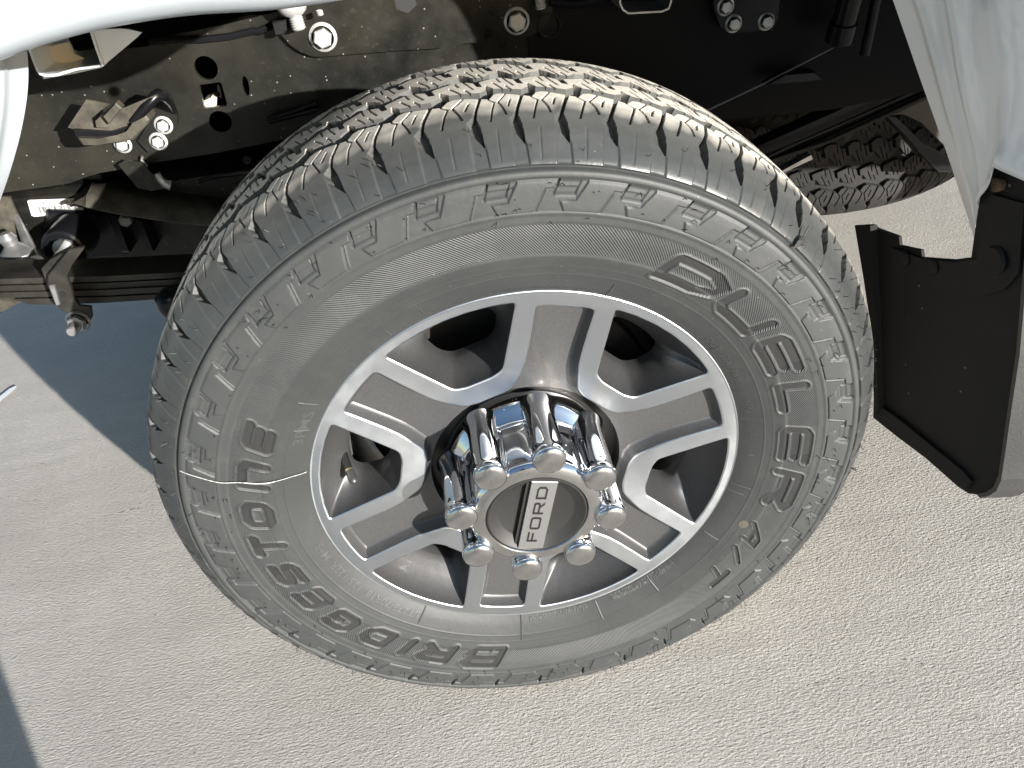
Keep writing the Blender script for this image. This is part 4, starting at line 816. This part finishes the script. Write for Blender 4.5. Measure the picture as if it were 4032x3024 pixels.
for a, b_, r in ((1953, 557, .010), (2014, 575, .010), (2150, 560, .016)):
    p = on_flap(a, b_, -.0045); mb = MB(); th_ = np.arange(20)*2*math.pi/20; lo = [(p[0], p[1]+r*math.cos(t), p[2]+r*math.sin(t)) for t in th_]; mi = [(p[0]-.003, p[1]+r*.8*math.cos(t), p[2]+r*.8*math.sin(t)) for t in th_]
    mb.add(lo+mi, [[k, (k+1) % 20, 20+(k+1) % 20, 20+k] for k in range(20)]+[list(range(20, 40))]); mb.build('rivet', M['plastic'], flap, 30)
flap_plate('clip_nut', [(2140, 386), (2150, 385), (2163, 390), (2165, 399), (2162, 412), (2152, 415), (2140, 413)], -.005, -.001, 'rust', flap)

# ------------------------------------------------------------------ spare tire slung flat under the bed
spare = empty('spare_tire', None, (.82, 1.03, -.045+ZG), label='dusty spare tire slung flat under the truck bed behind the mud flap', cat='spare tire')
sm = mat('spare_rubber', (.020, .0197, .019), .75, spec=.3, bump=.0004, bscale=250, var=.25)
so_ = bpy.data.objects.new('tread', tyre.data); link(so_, spare); so_.material_slots[0].link = 'OBJECT'; so_.material_slots[0].material = sm      # same tire, lying flat
so_.matrix_local = Matrix.Rotation(math.radians(90), 4, 'X') @ Matrix.Translation((0, 0, -ZG))
sr = MB(); sr.lathe([(.245, -.10), (.23, -.09), (.22, -.03), (.10, .0), (.0002, .0)], 64, (0, 0), axis='z'); mesh('rim', sr.v, sr.f, M['iron'], spare, 40, zg=False)
# ------------------------------------------------------------------ small dried leaf stuck on the shoulder
c0, n0 = on_tyre(49.9, 151, .002); pts_ = [on_tyre(a, s, l)[0] for a, s, l in ((49.55, 141, .0025), (49.62, 149, .003), (49.85, 155, .004), (50.45, 157, .005), (50.75, 153, .004), (50.5, 148, .003), (50.0, 144, .0025), (50.1, 151, .0055))]
mb = MB(); mb.add(pts_, [[i, (i+1) % 7, 7] for i in range(7)]); mb.tube([on_tyre(50.1, 155, .005)[0], on_tyre(50.0, 161, .006)[0], on_tyre(50.1, 166, .007)[0]], .0006, 5)
lf = mb.build('dried_leaf', mat('dry_leaf', (.018, .017, .016), .6), None, 0, label='tiny dark dried leaf stuck on the tire shoulder at upper right', cat='leaf'); sol = lf.modifiers.new('thickness', 'SOLIDIFY'); sol.thickness = .0006
# ------------------------------------------------------------------ person holding the camera; only the shadow of the legs falls into the picture
def skinned(name, chains, m, par=None):
    V, E, Rr = [], [], []; idx = {}
    for ch in chains:
        prev = None
        for nm, p, r in ch:
            if nm not in idx: idx[nm] = len(V); V.append(p); Rr.append(r)
            if prev is not None: E.append((prev, idx[nm]))
            prev = idx[nm]
    me = bpy.data.meshes.new(name); me.from_pydata(V, E, []); o = bpy.data.objects.new(name, me); me.materials.append(m); link(o, par)
    md = o.modifiers.new('skin', 'SKIN'); md.use_smooth_shade = True
    for k, r in enumerate(Rr): me.skin_vertices[0].data[k].radius = r if hasattr(r, '__len__') else (r, r)
    me.skin_vertices[0].data[0].use_root = True
    o.modifiers.new('sub', 'SUBSURF').levels = 1; o.modifiers['sub'].render_levels = 2; return o
px_, py_ = -.16, -1.23
def J(x, y, z): return (px_+x, py_+y, z)
pe = empty('person', None, (px_, py_, 0), label='person in dark clothes photographing the wheel, shadow at lower left', cat='person')
pe_inv = lambda p: (p[0]-px_, p[1]-py_, p[2])
ch = [[('pel', J(0, 0, .95), (.16, .11)), ('ab', J(0, .01, 1.12), (.145, .10)), ('ch', J(0, .03, 1.33), (.165, .105)), ('nk', J(0, .05, 1.49), .055), ('hd', J(0, .09, 1.60), (.075, .09)), ('tp', J(0, .10, 1.70), (.06, .07))]]
for s, nm in ((-1, 'l'), (1, 'r')):
    ch.append([('pel', 0, 0), (nm+'hp', J(s*.10, 0, .88), .095), (nm+'kn', J(s*.12, .02, .50), .065), (nm+'an', J(s*.13, -.02, .09), .045), (nm+'to', J(s*.15, .16, .035), (.045, .035))])
    ch.append([('ch', 0, 0), (nm+'sh', J(s*.19, .03, 1.40), .058), (nm+'el', J(s*.23, .12, 1.12), .045), (nm+'wr', J(s*.10+.14, .34, .98), .030), (nm+'pm', J(s*.07+.17, .40, .985), (.038, .018))])
    for f in range(4): ch.append([(nm+'pm', 0, 0), (nm+'f%da' % f, J(s*(.055)+.19+.0*f, .425, 1.01-.018*f), .009), (nm+'f%db' % f, J(s*.03+.20, .438, 1.012-.018*f), .008)])
    ch.append([(nm+'pm', 0, 0), (nm+'th', J(s*.06+.18, .40, 1.02), .010), (nm+'tt', J(s*.035+.20, .415, 1.03), .008)])
ch = [[(nm, pe_inv(p) if hasattr(p, '__len__') else p, r) for nm, p, r in c_] for c_ in ch]
skinned('body', ch, mat('dark_clothes', (.03, .035, .05), .8), pe)
